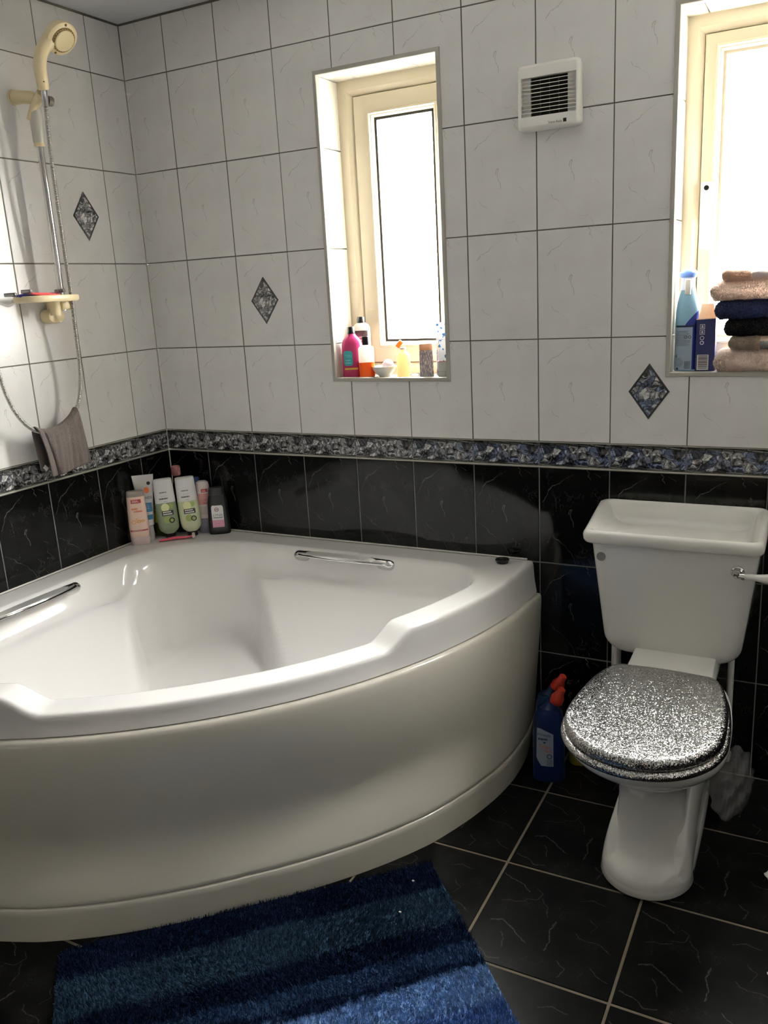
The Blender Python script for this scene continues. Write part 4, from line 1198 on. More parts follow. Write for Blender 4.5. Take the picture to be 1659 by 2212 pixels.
# pink razor lying in front of the bottles
def razor(name, label, loc, rz, handle, head, rot=None, group=None, L=.125):
    t = thing(name, label, 'razor', loc, R(rz), group, rot)
    path = catmull([(-L / 2, 0, .004), (-L * .3, .0, .006), (-L * .05, 0, .0085), (L * .2, 0, .0065), (L * .36, 0, .0075), (L * .44, 0, .011)], 6)
    n = len(path); rad = [lerp(.0035, .0062, math.sin(PI * min(1, (i + 1) / n * .95)) ** .8) if i < n * .6 else .0045 for i in range(n)]
    mb = MB(); mb.tube(path, rad, 12, flat=(1.15, .75)); obj('handle', mb, handle, t)
    for k in range(5):
        mb = MB(); x = -L * .28 + k * .007
        mb.rbox((x, -.0048, .0095), (x + .003, .0048, .0128), .0008, 1); obj('grip_rib', mb, handle, t)
    mb = MB(); mb.rbox((L * .40, -.020, .0055), (L * .40 + .010, .020, .0155), .002)
    hd = obj('razor_head', mb, head, t)
    for k in range(2):
        mb = MB(); mb.box((L * .40 + .0098, -.018, .0078 + k * .003), (L * .40 + .0105, .018, .0086 + k * .003)); obj('blade', mb, CHROME, hd, smooth=False)
    return t
RZ_PINK = lin('pink_razor_plastic', 214, 84, 108, .3); RZ_WHITE = lin('white_razor_plastic', 214, 208, 204, .35)
razor('razor', 'pink razor with white head lying on the bath ledge before the bottles', (.137, -.161, ZB), 41, RZ_PINK, RZ_WHITE)

# ------------------------------------------------------------------ things on the left window sill
ZS = 1.1098
def liquid(name, col, rough=.2, tw=.75, tint=None):
    """see-through coloured plastic with liquid: part refracts, part scatters"""
    m, nt, b = new_mat(name)
    b.inputs['Base Color'].default_value = (*srgb(*col), 1); b.inputs['Roughness'].default_value = rough
    mo = nt.nodes['Material Output']
    tl = nt.nodes.new('ShaderNodeBsdfTranslucent'); tl.inputs['Color'].default_value = (*srgb(*(tint or col)), 1)
    mx = nt.nodes.new('ShaderNodeMixShader'); mx.inputs[0].default_value = tw
    nt.links.new(b.outputs[0], mx.inputs[1]); nt.links.new(tl.outputs[0], mx.inputs[2]); nt.links.new(mx.outputs[0], mo.inputs['Surface'])
    return m
CLEAR = liquid('clear_bottle_plastic', (240, 238, 232), .15, .7)
b_ = Bot('bubble_bath_bottle', 'magenta bottle with teal label and black cap at the left end of the sill', 'bottle', (.762, .042, ZS), 20,
         [(0, .030, .0185, 2.6), (.003, .0325, .0205, 2.6), (.07, .0325, .0205, 2.6), (.100, .0318, .0198, 2.6), (.113, .0285, .018, 2.4), (.122, .0215, .0150, 2.2), (.128, .0145, .0125, 2), (.133, .0125, .0120, 2)], liquid('magenta_plastic', (186, 58, 112), .25, .16))
b_.loft('cap', [(.1325, .0115, .0115, 2), (.134, .0122, .0122, 2), (.153, .0120, .0120, 2), (.1545, .0110, .0110, 2)], BLACK_PL, b_.t)
pl = b_.patch('label', -.026, .004, .036, .082, lin('teal_label', 58, 158, 164, .4), nz=12, shape=lambda u, a, b: (a + .005 * max(0, abs(u - .5) * 2 - .75) / .25, b - .005 * max(0, abs(u - .5) * 2 - .75) / .25))
b_.text('TEN', .013, -.010, .065, lin('pale_teal_ink', 120, 196, 198, .4), pl, w=.9, off=.0009); b_.print_lines(-.021, .001, .055, .008, 2, bpy.data.materials['pale_teal_ink'], pl, .0042, .0009, seed=41)
b_.patch('yellow_band', -.024, .019, .0235, .0295, lin('yellow_band', 222, 182, 70, .4)); b_.print_lines(-.021, .004, .0195, .004, 1, INKO, None, .0007)
# shampoo behind
b_ = Bot('shampoo_bottle', 'tall white shampoo bottle with dark label behind the magenta bottle', 'bottle', (.772, .092, ZS), 22,
         [(0, .025, .017, 2.8), (.003, .027, .0185, 2.8), (.148, .027, .0185, 2.8), (.158, .0215, .0155, 2.4), (.163, .014, .0125, 2)], liquid('white_backlit_plastic', (240, 236, 230), .3, .45))
b_.loft('cap', [(.1632, .0125, .0125, 2), (.165, .0132, .0132, 2), (.180, .0130, .0130, 2), (.182, .0115, .0115, 2)], BLACK_PL, b_.t)
pl = b_.patch('label', -.0262, .0262, .112, .140, lin('dark_brown_label', 46, 38, 38, .4)); b_.text('SHAMPOO', .0088, .002, .119, INKW, pl, w=.85, off=.0009)
b_.print_lines(-.018, .020, .109, .008, 1, lin('pink_ink', 214, 80, 120, .4), None, .0055, seed=42)
# amber shower oil
b_ = Bot('shower_oil_bottle', 'clear bottle half full of amber liquid, right of the magenta bottle', 'bottle', (.816, .034, ZS), 25,
         [(0, .0225, .0165, 4), (.002, .0240, .018, 4), (.088, .0240, .018, 4), (.093, .0215, .0155, 3), (.096, .011, .011, 2), (.100, .010, .010, 2)], CLEAR)
b_.loft('liquid', [(.002, .0241, .0181, 4), (.046, .0241, .0181, 4)], liquid('amber_liquid', (226, 124, 56), .2, .5), b_.t)
b_.loft('cap', [(.0985, .0100, .0100, 3), (.100, .0112, .0112, 3), (.123, .0112, .0112, 3), (.1245, .0100, .0100, 3)], BLACK_PL, b_.t)
# bowl with bath bombs
t = thing('bowl', 'small white ceramic bowl holding pale bath bombs on the window sill', 'bowl', (.873, .040, ZS), 0)
mb = MB(); mb.lathe([(.0001, 0), (.016, 0), (.0175, .002), (.019, .0045), (.029, .013), (.0355, .024), (.0382, .0315), (.0378, .0325), (.0366, .0318), (.034, .0245), (.0275, .0145), (.017, .007), (.0001, .006)], 36, cap0=False, cap1=False)
obj('shell', mb, CERAMIC, t)
def ball(name, label, loc, r_, mat, group=None, cat='bath bomb'):
    mb = MB(); bm = bmesh.new(); bmesh.ops.create_icosphere(bm, subdivisions=3, radius=r_)
    for v in bm.verts: v.co *= 1 + .03 * math.sin(v.co.x * 380) * math.sin(v.co.z * 310 + 1)
    mb.bm(bm); o = obj(name, mb, mat); o.location = loc
    return tag(o, label, cat, group)
LIL = lin('lilac_bath_bomb', 214, 200, 204, .8, noise=.08, nscale=150)
ball('bath_bomb', 'lilac ball standing highest in the white bowl', (.889, .036, ZS + .036), .0175, LIL)
ball('bath_bomb', 'small pale ball at the left of the white bowl', (.853, .038, ZS + .0265), .0095, lin('pale_bath_bomb', 232, 226, 224, .8))
ball('bath_bomb', 'small pale ball in the middle of the white bowl', (.868, .026, ZS + .0255), .0085, bpy.data.materials['pale_bath_bomb'])
ball('bath_bomb', 'small pale ball at the back of the white bowl', (.869, .053, ZS + .0275), .0100, bpy.data.materials['pale_bath_bomb'])
# cream lotion with tilted orange cap
b_ = Bot('lotion_bottle', 'cream translucent bottle with an orange cap tipped open on the sill', 'bottle', (.938, .045, ZS), 25,
         [(0, .0195, .0165, 2.6), (.003, .0215, .018, 2.6), (.05, .0208, .0175, 2.6), (.064, .0195, .0165, 2.6), (.072, .0150, .0135, 2.2), (.076, .009, .009, 2), (.082, .0085, .0085, 2)], liquid('cream_lotion', (244, 226, 184), .3, .4))
b_.loft('collar', [(.0815, .0095, .0095, 2), (.083, .0100, .0100, 2), (.088, .0095, .0095, 2)], WHITE_PL, b_.t)
mb = MB(); mb.rbox((-.0115, -.009, -.0075), (.0115, .009, .0075), .004, 3); mb.xf(Matrix.Translation((-.010, 0, .098)) @ Matrix.Rotation(R(-48), 4, 'Y'))
obj('cap', mb, liquid('orange_cap', (226, 132, 52), .3, .35), b_.t)
# small glass pot
t = thing('glass_pot', 'tiny clear glass pot in front of the patterned perfume bottle', 'pot', (.983, .030, ZS))
mb = MB(); mb.lathe([(.0001, 0), (.0165, 0), (.0175, .002), (.015, .009), (.0135, .010), (.013, .004), (.0001, .003)], 26, cap0=False, cap1=False)
obj('pot', mb, P('clear_glass', (.95, .96, .95), .05, trans=.85), t)
# two patterned perfume bottles
def perfume(label, loc, rz):
    b_ = Bot('perfume_bottle', label, 'bottle', loc, rz, [(0, .0195, .0125, 6), (.0015, .0210, .0140, 6), (.010, .0210, .0140, 6), (.076, .0205, .0136, 6), (.0785, .019, .012, 5)], None or PERF)
    b_.loft('foot', [(0, .0200, .0130, 6), (.0012, .0216, .0146, 6), (.0095, .0216, .0146, 6), (.011, .0206, .0136, 6)], bpy.data.materials['clear_glass'], b_.t)
    b_.loft('cap', [(.079, .0185, .0120, 5), (.0805, .0200, .0132, 5), (.0965, .0198, .0130, 5), (.098, .0185, .0120, 5)], WOODC, b_.t)
    return b_
m, nt, b = new_mat('blue_patterned_glass')
tc = nt.nodes.new('ShaderNodeTexCoord'); mp = nt.nodes.new('ShaderNodeMapping'); mp.inputs['Scale'].default_value = (1, 1, .28)
nz = nt.nodes.new('ShaderNodeTexNoise'); nz.inputs['Scale'].default_value = 300; nz.inputs['Detail'].default_value = 3
nt.links.new(tc.outputs['Object'], mp.inputs[0]); nt.links.new(mp.outputs[0], nz.inputs['Vector'])
rp = nt.nodes.new('ShaderNodeValToRGB'); nt.links.new(nz.outputs['Fac'], rp.inputs[0])
rp.color_ramp.elements[0].position = .36; rp.color_ramp.elements[0].color = (*srgb(126, 128, 156), 1); rp.color_ramp.elements[1].position = .62; rp.color_ramp.elements[1].color = (*srgb(222, 212, 206), 1)
el = rp.color_ramp.elements.new(.48); el.color = (*srgb(150, 140, 146), 1)
nt.links.new(rp.outputs[0], b.inputs['Base Color']); b.inputs['Roughness'].default_value = .12; b.inputs['Transmission Weight'].default_value = .35
PERF = m
WOODC = liquid('tan_wooden_cap', (206, 162, 124), .5, .15)
perfume('blue-grey patterned perfume bottle with tan cap nearer the room', (1.017, .040, ZS), 24)
perfume('patterned perfume bottle with tan cap standing behind its twin', (1.052, .086, ZS), 24)
# jar, and two floral boxes stacked on it
b_ = Bot('cosmetic_jar', 'grey glass jar with white lid at the right end of the sill', 'jar', (1.072, .045, ZS), 25,
         [(0, .0170, .0170, 2), (.002, .0188, .0188, 2), (.014, .0190, .0190, 2), (.0155, .0186, .0186, 2)], lin('grey_jar', 176, 178, 176, .2))
b_.loft('lid', [(.0158, .0182, .0182, 2), (.0165, .0192, .0192, 2), (.044, .0192, .0192, 2), (.046, .0182, .0182, 2)], lin('pearl_grey_lid', 196, 198, 196, .2), b_.t)
b_.loft('rose_band', [(.0443, .0194, .0194, 2), (.0462, .0190, .0190, 2)], lin('rose_band', 214, 120, 116, .4), b_.t)
FLORAL = None
m, nt, b = new_mat('blue_floral_card')
tc = nt.nodes.new('ShaderNodeTexCoord'); vo = nt.nodes.new('ShaderNodeTexVoronoi'); vo.inputs['Scale'].default_value = 95
nz = nt.nodes.new('ShaderNodeTexNoise'); nz.inputs['Scale'].default_value = 90; nt.links.new(tc.outputs['Object'], nz.inputs['Vector'])
pv = vmath(nt, 'ADD', tc.outputs['Object'], vmath(nt, 'SCALE', nz.outputs['Color'], scale=.012)); nt.links.new(pv, vo.inputs['Vector'])
rp = nt.nodes.new('ShaderNodeValToRGB'); nt.links.new(vo.outputs['Distance'], rp.inputs[0]); rp.color_ramp.interpolation = 'CONSTANT'
rp.color_ramp.elements[0].color = (*srgb(60, 110, 176), 1); rp.color_ramp.elements[1].position = .36; rp.color_ramp.elements[1].color = (*srgb(240, 240, 238), 1)
el = rp.color_ramp.elements.new(.24); el.color = (*srgb(120, 164, 206), 1)
nt.links.new(rp.outputs[0], b.inputs['Base Color']); b.inputs['Roughness'].default_value = .5
b2 = nt.nodes.new('ShaderNodeBsdfTranslucent'); nt.links.new(rp.outputs[0], b2.inputs['Color'])
mx = nt.nodes.new('ShaderNodeMixShader'); mx.inputs[0].default_value = .3; nt.links.new(b.outputs[0], mx.inputs[1]); nt.links.new(b2.outputs[0], mx.inputs[2]); nt.links.new(mx.outputs[0], nt.nodes['Material Output'].inputs['Surface'])
FLORAL = m
for (nm, lb, z0, h_, w, dx) in (('soap_box', 'white floral card box standing directly on the jar lid', .0464, .062, .017, .004), ('soap_box', 'upper white floral card box with blue flowers, top of the little stack', .1086, .048, .0185, 0)):
    t = thing(nm, lb, 'box', (1.070 + dx, .046, ZS + z0), R(22))
    mb = MB(); mb.rbox((-w, -w, 0), (w, w, h_), .001, 1); obj('carton', mb, FLORAL, t)
    mb = MB(); mb.rbox((-w * .98, -w * .98, h_ - .0002), (w * .98, w * .98, h_ + .0002), .0001, 1); obj('lid_flap', mb, LABW, t)

# ------------------------------------------------------------------ right window sill
b_ = Bot('air_freshener', 'sky-blue air freshener spray with white nozzle at the left of the right sill', 'spray bottle', (1.758, .055, 1.1218), 6,
         [(0, .0275, .020, 2.4), (.003, .0295, .022, 2.4), (.06, .0290, .0216, 2.4), (.115, .0292, .0218, 2.4), (.150, .0282, .0210, 2.4), (.176, .0245, .0190, 2.3), (.195, .0200, .0165, 2.2), (.205, .0182, .0155, 2.2)], liquid('sky_blue_plastic', (150, 184, 200), .3, .22))
b_.patch('navy_swoosh', .004, .0285, .116, .152, lin('navy_swoosh', 36, 52, 140, .35), nz=12, shape=lambda u, a, b: (lerp(-.004, .026, u ** 1.2), np.interp(lerp(.116, .152, u), [.115, .15], [.0288, .0278])))
b_.patch('navy_rule', -.0288, .0288, .112, .117, lin('navy_rule', 28, 44, 72, .4), off=.0006)
pl = b_.patch('label', -.0284, .0150, .004, .112, lin('pale_blue_label', 168, 186, 204, .45), nx=18, nz=10)
b_.patch('navy_edge', .0150, .0288, .004, .112, bpy.data.materials['navy_swoosh'])
grey = lin('label_grey_ink', 96, 104, 118, .5)
b_.print_lines(-.025, .011, .103, .0026, 15, grey, pl, .0011, seed=5); b_.print_lines(-.025, -.004, .034, .0030, 8, grey, pl, .0010, seed=8)
for x in (-.001, .0085): b_.disc('round_symbol', x, .087, .0038, INK, pl, off=.0010, ring=.0026)
b_.bars(-.003, .012, .006, .026, 16, grey, pl); b_.patch('dark_mark', -.0225, -.0175, .004, .009, lin('navy_mark', 26, 36, 60, .4), pl, off=.0009, nx=2, nz=1); b_.text('4', .012, -.0235, .038, INK, pl, off=.0010)
nz_ = b_.loft('nozzle', [(.2045, .0176, .0150, 2.4), (.206, .0185, .0158, 2.4), (.222, .0160, .0140, 2.4), (.236, .0170, .0150, 2.4), (.240, .0190, .0165, 2.4)], liquid('white_nozzle', (232, 234, 240), .3, .4), b_.t)
b_.loft('blue_top', [(.2355, .0185, .0160, 2.3), (.240, .0215, .0180, 2.3), (.2475, .0220, .0185, 2.3), (.254, .0165, .0140, 2.2), (.257, .006, .005, 2)], liquid('blue_nozzle_top', (118, 152, 208), .3, .25), b_.t)
mb = MB(); mb.rbox((-.0070, -.0215, .193), (.0070, -.012, .232), .003); obj('trigger', mb, WHITE_PL, nz_)
# navy carton with raised flap
t = thing('carton', 'navy card box with raised tan flap and barcode beside the spray', 'box', (1.8065, .055, 1.1218), R(3))
NAVY = lin('navy_card', 40, 44, 96, .5, noise=.1, nscale=60); TAN = liquid('tan_card_inside', (226, 192, 160), .6, .12)
mb = MB(); w, d_, h_ = .0235, .022, .131
mb.add([(-w, -d_, 0), (w, -d_, 0), (w * 1.03, d_, 0), (-w, d_, 0), (-w * .98, -d_, h_), (w * .98, -d_, h_ + .002), (w * .98, d_, h_), (-w * .98, d_, h_)], [(0, 3, 2, 1), (0, 1, 5, 4), (1, 2, 6, 5), (2, 3, 7, 6), (3, 0, 4, 7)])
ca = obj('carton_body', mb, NAVY, t, smooth=False)
mb = MB(); mb.add([(-w * .98, -d_, h_), (w * .98, -d_, h_ + .002), (w * .98, d_, h_), (-w * .98, d_, h_)], [(0, 1, 2, 3)]); mb.add([(v[0], v[1], v[2] - .001) for v in mb.v], [(3, 2, 1, 0)])
obj('top_board', mb, TAN, t, smooth=False)
mb = MB(); q = [(-w * .95, d_ - .001, h_), (w * .95, d_ - .001, h_), (w * .52, d_ + .006, h_ + .036), (-w * .66, d_ + .006, h_ + .036)]
mb.add(q + [(x, y + .0008, z) for x, y, z in q], [(0, 1, 2, 3), (7, 6, 5, 4), (0, 4, 5, 1), (1, 5, 6, 2), (2, 6, 7, 3), (3, 7, 4, 0)])
obj('flap', mb, TAN, t, smooth=False)
mb = MB(); q = [(-w, -d_ - .0007, h_ - .001), (w, -d_ - .0007, h_ + .001), (w, -d_ - .001, h_ + .0035), (-w, -d_ - .001, h_ + .0015)]; mb.add(q, [(0, 1, 2, 3)]); obj('cut_edge', mb, TAN, t, smooth=False)
mb = MB(); mb.box((-.019, -d_ - .0006, .003), (.009, -d_ - .0002, .042)); lb_ = obj('label', mb, LABW, t, smooth=False)
mb = MB(); rg = random.Random(4)
z = .006
while z < .039:
    th = rg.choice((.0008, .0012, .002)); mb.add([(-.016, -d_ - .0009, z), (.0065, -d_ - .0009, z), (.0065, -d_ - .0009, z + th), (-.016, -d_ - .0009, z + th)], [(0, 1, 2, 3)]); z += th + rg.choice((.0009, .0014))
o = obj('barcode', mb, INK, lb_, smooth=False); o['kind'] = 'stuff'
for k, z in enumerate((.118, .104)):
    mb = MB(); fx, fz = -.0145, z
    for a, b_2, c_, e_ in ((0, .012, 0, .0012), (0, .012, .0108, .012), (0, .0012, 0, .012), (.0108, .012, 0, .012), (.003, .009, .003, .0045), (.004, .008, .005, .009)):
        mb.add([(fx + a, -d_ - .0007, fz - .0115 + c_), (fx + b_2, -d_ - .0007, fz - .0115 + c_), (fx + b_2, -d_ - .0007, fz - .0115 + e_), (fx + a, -d_ - .0007, fz - .0115 + e_)], [(0, 1, 2, 3)])
    obj('care_symbol', mb, LABW, ca, smooth=False)
for z, q_ in ((.084, .0036), (.072, .0030)):
    mb = MB(); mb.rings([[(-.0085 + r_ * math.cos(a), -d_ - .0007, z + r_ * math.sin(a)) for a in [2 * PI * k / 16 for k in range(16)]] for r_ in (q_, .0052)], True); obj('round_symbol', mb, LABW, ca, smooth=False)

# folded towels
def terry(name, col, n=.22):
    m, nt, b = new_mat(name)
    tc = nt.nodes.new('ShaderNodeTexCoord'); nz = nt.nodes.new('ShaderNodeTexNoise'); nz.inputs['Scale'].default_value = 260; nz.inputs['Detail'].default_value = 3
    nt.links.new(tc.outputs['Object'], nz.inputs['Vector'])
    mx = nt.nodes.new('ShaderNodeMix'); mx.data_type = 'RGBA'; c = srgb(*col)
    mx.inputs['A'].default_value = (*[v * (1 - n) for v in c], 1); mx.inputs['B'].default_value = (*[min(1, v * (1 + n)) for v in c], 1)
    nt.links.new(nz.outputs['Fac'], mx.inputs['Factor']); nt.links.new(mx.outputs['Result'], b.inputs['Base Color'])
    b.inputs['Roughness'].default_value = .95; b.inputs['Sheen Weight'].default_value = .3; b.inputs['Specular IOR Level'].default_value = .1
    bp = nt.nodes.new('ShaderNodeBump'); bp.inputs['Strength'].default_value = .7; bp.inputs['Distance'].default_value = .002; nt.links.new(nz.outputs['Fac'], bp.inputs['Height']); nt.links.new(bp.outputs[0], b.inputs['Normal'])
    tl = nt.nodes.new('ShaderNodeBsdfTranslucent'); nt.links.new(mx.outputs['Result'], tl.inputs['Color'])
    ms = nt.nodes.new('ShaderNodeMixShader'); ms.inputs[0].default_value = .25; nt.links.new(b.outputs[0], ms.inputs[1]); nt.links.new(tl.outputs[0], ms.inputs[2]); nt.links.new(ms.outputs[0], nt.nodes['Material Output'].inputs['Surface'])
    return m
def pile_on(me_pts, me_nrm, n, ln, wd, seed):
    """little looped tufts scattered over given surface samples -> MB"""
    rg = np.random.default_rng(seed)
    k = rg.integers(0, len(me_pts), n); p_ = me_pts[k]; nn = me_nrm[k]
    d_ = nn + rg.normal(0, .55, (n, 3)); d_ /= np.linalg.norm(d_, axis=1)[:, None]
    s_ = np.cross(d_, rg.normal(0, 1, (n, 3))); s_ /= np.linalg.norm(s_, axis=1)[:, None]
    L = ln * rg.uniform(.6, 1.2, (n, 1)); W = wd * rg.uniform(.7, 1.3, (n, 1))
    v = np.stack([p_ - s_ * W, p_ + s_ * W, p_ + d_ * L + s_ * W * .6, p_ + d_ * L - s_ * W * .6], 1).reshape(-1, 3)
    mb = MB(); mb.v = v; mb.f = np.arange(4 * n).reshape(-1, 4); return mb
def fast_mesh(name, mb, mat, parent, kind='stuff'):
    me = bpy.data.meshes.new(name); v = np.asarray(mb.v, np.float32); f = np.asarray(mb.f, np.int32)
    me.vertices.add(len(v)); me.vertices.foreach_set('co', v.ravel())
    me.loops.add(f.size); me.loops.foreach_set('vertex_index', f.ravel())
    me.polygons.add(len(f)); me.polygons.foreach_set('loop_start', np.arange(0, f.size, f.shape[1], dtype=np.int32)); 
    me.materials.append(mat); me.update(calc_edges=True)
    o = bpy.data.objects.new(name, me); COL.objects.link(o); o.parent = parent
    if kind: o['kind'] = kind
    return o
def towel(label, x0, x1, y0, y1, z0, z1, mat, seed, bands=(), bandmat=None, sag=0.0, tilt=0.0):
    t = thing('towel', label, 'towel', ((x0 + x1) / 2, (y0 + y1) / 2, z0), 0, 'folded towels stacked on the right window sill')
    hx, hy, h = (x1 - x0) / 2, (y1 - y0) / 2, z1 - z0
    # cross-section in y-z of a soft folded slab, swept along x, with a rounded fold on the left end
    rg = np.random.default_rng(seed); ph = rg.uniform(0, 6, 8)
    NX, NR = 70, 40; pts = []
    for i in range(NX + 1):
        u = i / NX; x = -hx + 2 * hx * (u ** 1.35)
        e_ = min(1.0, (x + hx) / (h * .34)); e2 = min(1.0, (hx - x) / (h * .34))
        ee = max(0, 1 - (1 - min(e_, e2)) ** 2.6) ** .42 * .9 + .1
        ring = []
        for k in range(NR):
            a = 2 * PI * k / NR; c_, s_ = math.cos(a), math.sin(a); p_ = 3.2
            yy = hy * math.copysign(abs(c_) ** (2 / p_), c_); zz = (h / 2) * ee * math.copysign(abs(s_) ** (2 / 2.4), s_)
            wob = .0016 * (math.sin(x * 90 + ph[0] + a) + math.sin(x * 47 + ph[1] - 2 * a) + .7 * math.sin(x * 160 + ph[2] + 3 * a))
            rr_ = 1 + wob / max(.02, h / 2) * .8
            zb_ = h / 2 + zz * rr_ + tilt * x * (u) - sag * math.exp(-((x + hx) / .05) ** 2) * (1 if s_ > -2 else 0)
            ring.append((x, yy + wob, max(0.0005 - sag * 1.0, zb_)))
        pts.append(ring)
    mb = MB(); mb.rings(pts, True, True, True)
    o = obj('folded_cloth', mb, mat, t, sharp=70)
    P_ = np.array(pts); cen = P_.mean(1, keepdims=True); N_ = P_ - cen; N_[..., 1] *= .35; N_[..., 2] *= 2.2; N_[0, :, 0] -= .03; N_[1, :, 0] -= .02; N_[2, :, 0] -= .01
    N_ /= np.linalg.norm(N_, axis=2, keepdims=True)
    # denser sampling by jittered bilinear blending
    M_ = 26000; ii = rg.integers(0, NX, M_); kk = rg.integers(0, NR, M_); fu, fv = rg.random((M_, 1)), rg.random((M_, 1)); k2 = (kk + 1) % NR
    bl = lambda A: (A[ii, kk] * (1 - fu) + A[ii + 1, kk] * fu) * (1 - fv) + (A[ii, k2] * (1 - fu) + A[ii + 1, k2] * fu) * fv
    sp, sn = bl(P_), bl(N_)
    keep = sp[:, 1] < hy * .55
    for a, b in bands: keep &= ~((sp[:, 0] > a - (x0 + x1) / 2) & (sp[:, 0] < b - (x0 + x1) / 2) )
    sp, sn = sp[keep], sn[keep]
    fast_mesh('pile', pile_on(sp, sn, 20000, .0036, .0007, seed), mat, t)
    if bands:
        for a, b in bands:
            mbb = MB(); rr = []
            for x in np.linspace(a, b, 24):
                u = (x - x0) / (x1 - x0); i = min(NX, max(0, int(round(u ** (1 / 1.35) * NX)))); rr.append([(x - (x0 + x1) / 2, p[1] * 1.0 - .0012 * (1 if p[1] < 0 else -1) + .0006 * math.sin(x * 700), p[2] + .0008 * math.sin(x * 640)) for p in pts[i][NR // 2 - 2:NR - 4]])
            mbb.rings(rr, False); obj('woven_band', mbb, bandmat, t)
    return t
T_CREAM = terry('cream_terry', (242, 224, 215)); T_BEIGE = terry('beige_terry', (226, 206, 192)); T_NAVY = terry('navy_terry', (62, 70, 108)); T_BLACK = terry('black_terry', (16, 16, 17)); T_GREY = terry('greige_terry', (208, 194, 180))
BAND_P = lin('satin_pink_band', 206, 192, 190, .45); BAND_G = lin('satin_grey_band', 132, 132, 132, .45)
zt0 = 1.1222
towel('cream fluffy folded towel at the bottom of the stack', 1.836, 2.17, -.012, .112, zt0, zt0 + .052, T_CREAM, 1)
towel('greige folded towel with grey woven band above the bottom one', 1.868, 2.15, -.004, .108, zt0 + .0545, zt0 + .0860, T_GREY, 2, [(1.938, 2.03)], BAND_G)
towel('black folded towel in the middle of the stack', 1.856, 2.15, -.006, .108, zt0 + .0885, zt0 + .128, T_BLACK, 3)
towel('navy folded towel above the black one', 1.833, 2.15, -.008, .110, zt0 + .1305, zt0 + .174, T_NAVY, 4)
towel('cream thick folded towel above the navy one', 1.821, 2.16, -.010, .110, zt0 + .1765, zt0 + .220, T_CREAM, 5)
towel('beige folded towel with satin band on top of the stack', 1.846, 2.14, -.006, .108, zt0 + .2195, zt0 + .251, T_BEIGE, 6, [(1.912, 2.0)], BAND_P)
# ------------------------------------------------------------------ shower on the left wall
RXX, RYY = .062, -.443
t = thing('shower_rail', 'chrome riser rail with yellowed cream brackets and soap dish on the left wall', 'shower rail', (0, RYY, 1.36))
mb = MB(); mb.tube([(RXX, RYY, 1.362), (RXX, RYY, 1.93)], .0095, 20); obj('rail', mb, CHROME, t, world=True)
mb = MB(); mb.tube([(.0005, -.456, 1.950), (.006, -.456, 1.950)], .0205, 24); mb.tube([(.006, -.456, 1.950), (.03, -.452, 1.948), (.062, -.444, 1.943), (.074, -.442, 1.941)], [.0190, .0172, .0172, .011], 20)
obj('upper_bracket', mb, CREAM_PL, t, world=True)
mb = MB(); mb.tube([(RXX, RYY, 1.823), (RXX, RYY, 1.828), (RXX, RYY, 1.90), (RXX, RYY, 1.915)], [.0140, .0160, .0168, .0135], 22); obj('slider_sleeve', mb, GREY_PL, t, world=True)
mb = MB(); mb.tube([(RXX, RYY, 1.815), (RXX, RYY, 1.830)], .0146, 22); obj('sleeve_ring', mb, CREAM_PL, t, world=True)
# forked handset holder
mb = MB(); path = catmull([(RXX - .010, RYY - .016, 1.885), (RXX + .004, RYY - .006, 1.915), (RXX + .022, RYY, 1.935), (RXX + .040, RYY, 1.946)], 6)
mb.tube(path, [lerp(.0065, .0170, (i / (len(path) - 1)) ** .8) for i in range(len(path))], 16); obj('handset_holder', mb, CREAM_PL, t, world=True)
mb = MB(); mb.tube([(.095, RYY + .018, 1.934), (.095, RYY + .034, 1.934)], .0135, 18); obj('clamp_knob', mb, lin('dark_grey_knob', 92, 86, 76, .4), t, world=True)
# lower bracket: D-shaped wall plate in two halves, block and post
mb = MB(); pr_ = []
for x, s_ in ((.0005, 1.0), (.026, 1.0), (.034, .86), (.037, .6)):
    pr_.append([(x, -.447 + .034 * s_ * math.copysign(abs(math.cos(a)) ** .8, math.cos(a)), 1.347 + .021 * s_ * math.copysign(abs(math.sin(a)) ** .8, math.sin(a))) for a in [2 * PI * k / 28 for k in range(28)]])
mb.rings(pr_, True, True, True); obj('lower_bracket', mb, CREAM_PL, t, world=True)
mb = MB(); mb.rbox((.010, -.462, 1.3645), (.082, -.424, 1.396), .005); obj('rail_block', mb, CREAM_PL, t, world=True)
mb = MB(); mb.tube([(.075, -.486, 1.350), (.075, -.486, 1.395)], [.0150, .0165], 18); obj('dish_post', mb, CREAM_PL, t, world=True)
# soap dish
mb = MB(); rr = []
for k_, z in ((.86, 1.388), (.95, 1.389), (1.0, 1.394), (1.0, 1.404), (.97, 1.4065), (.93, 1.404), (.88, 1.398), (.4, 1.397)):
    rr.append([(.088 + .058 * k_ * math.copysign(abs(math.cos(a)) ** .8, math.cos(a)), -.522 + .100 * k_ * math.copysign(abs(math.sin(a)) ** .8, math.sin(a)), z) for a in [2 * PI * k / 44 for k in range(44)]])
mb.rings(rr, True, True, True); sd = obj('soap_dish', mb, CREAM_PL, t, world=True)

# razors lying in the dish
def dish_razor(label, y, x, z, mat, head, L, rz, tilt):
    return razor('razor', label, (x, y, z), 0, mat, head, rot=(0, R(tilt), R(rz)), L=L)
dish_razor('coral-pink razor lying at the front of the soap dish', -.548, .118, 1.4015, lin('coral_razor', 232, 92, 96, .3), lin('dark_razor_head', 74, 56, 54, .35), .150, -93, -6)
dish_razor('dark navy razor with black head sticking out of the soap dish', -.592, .094, 1.4015, lin('navy_razor', 36, 34, 96, .3), BLACK_PL, .140, -86, 0)
dish_razor('mauve and grey razor at the back of the soap dish', -.500, .064, 1.4015, lin('mauve_razor', 130, 76, 98, .35), lin('grey_razor_head', 92, 84, 84, .4), .110, 84, -8)

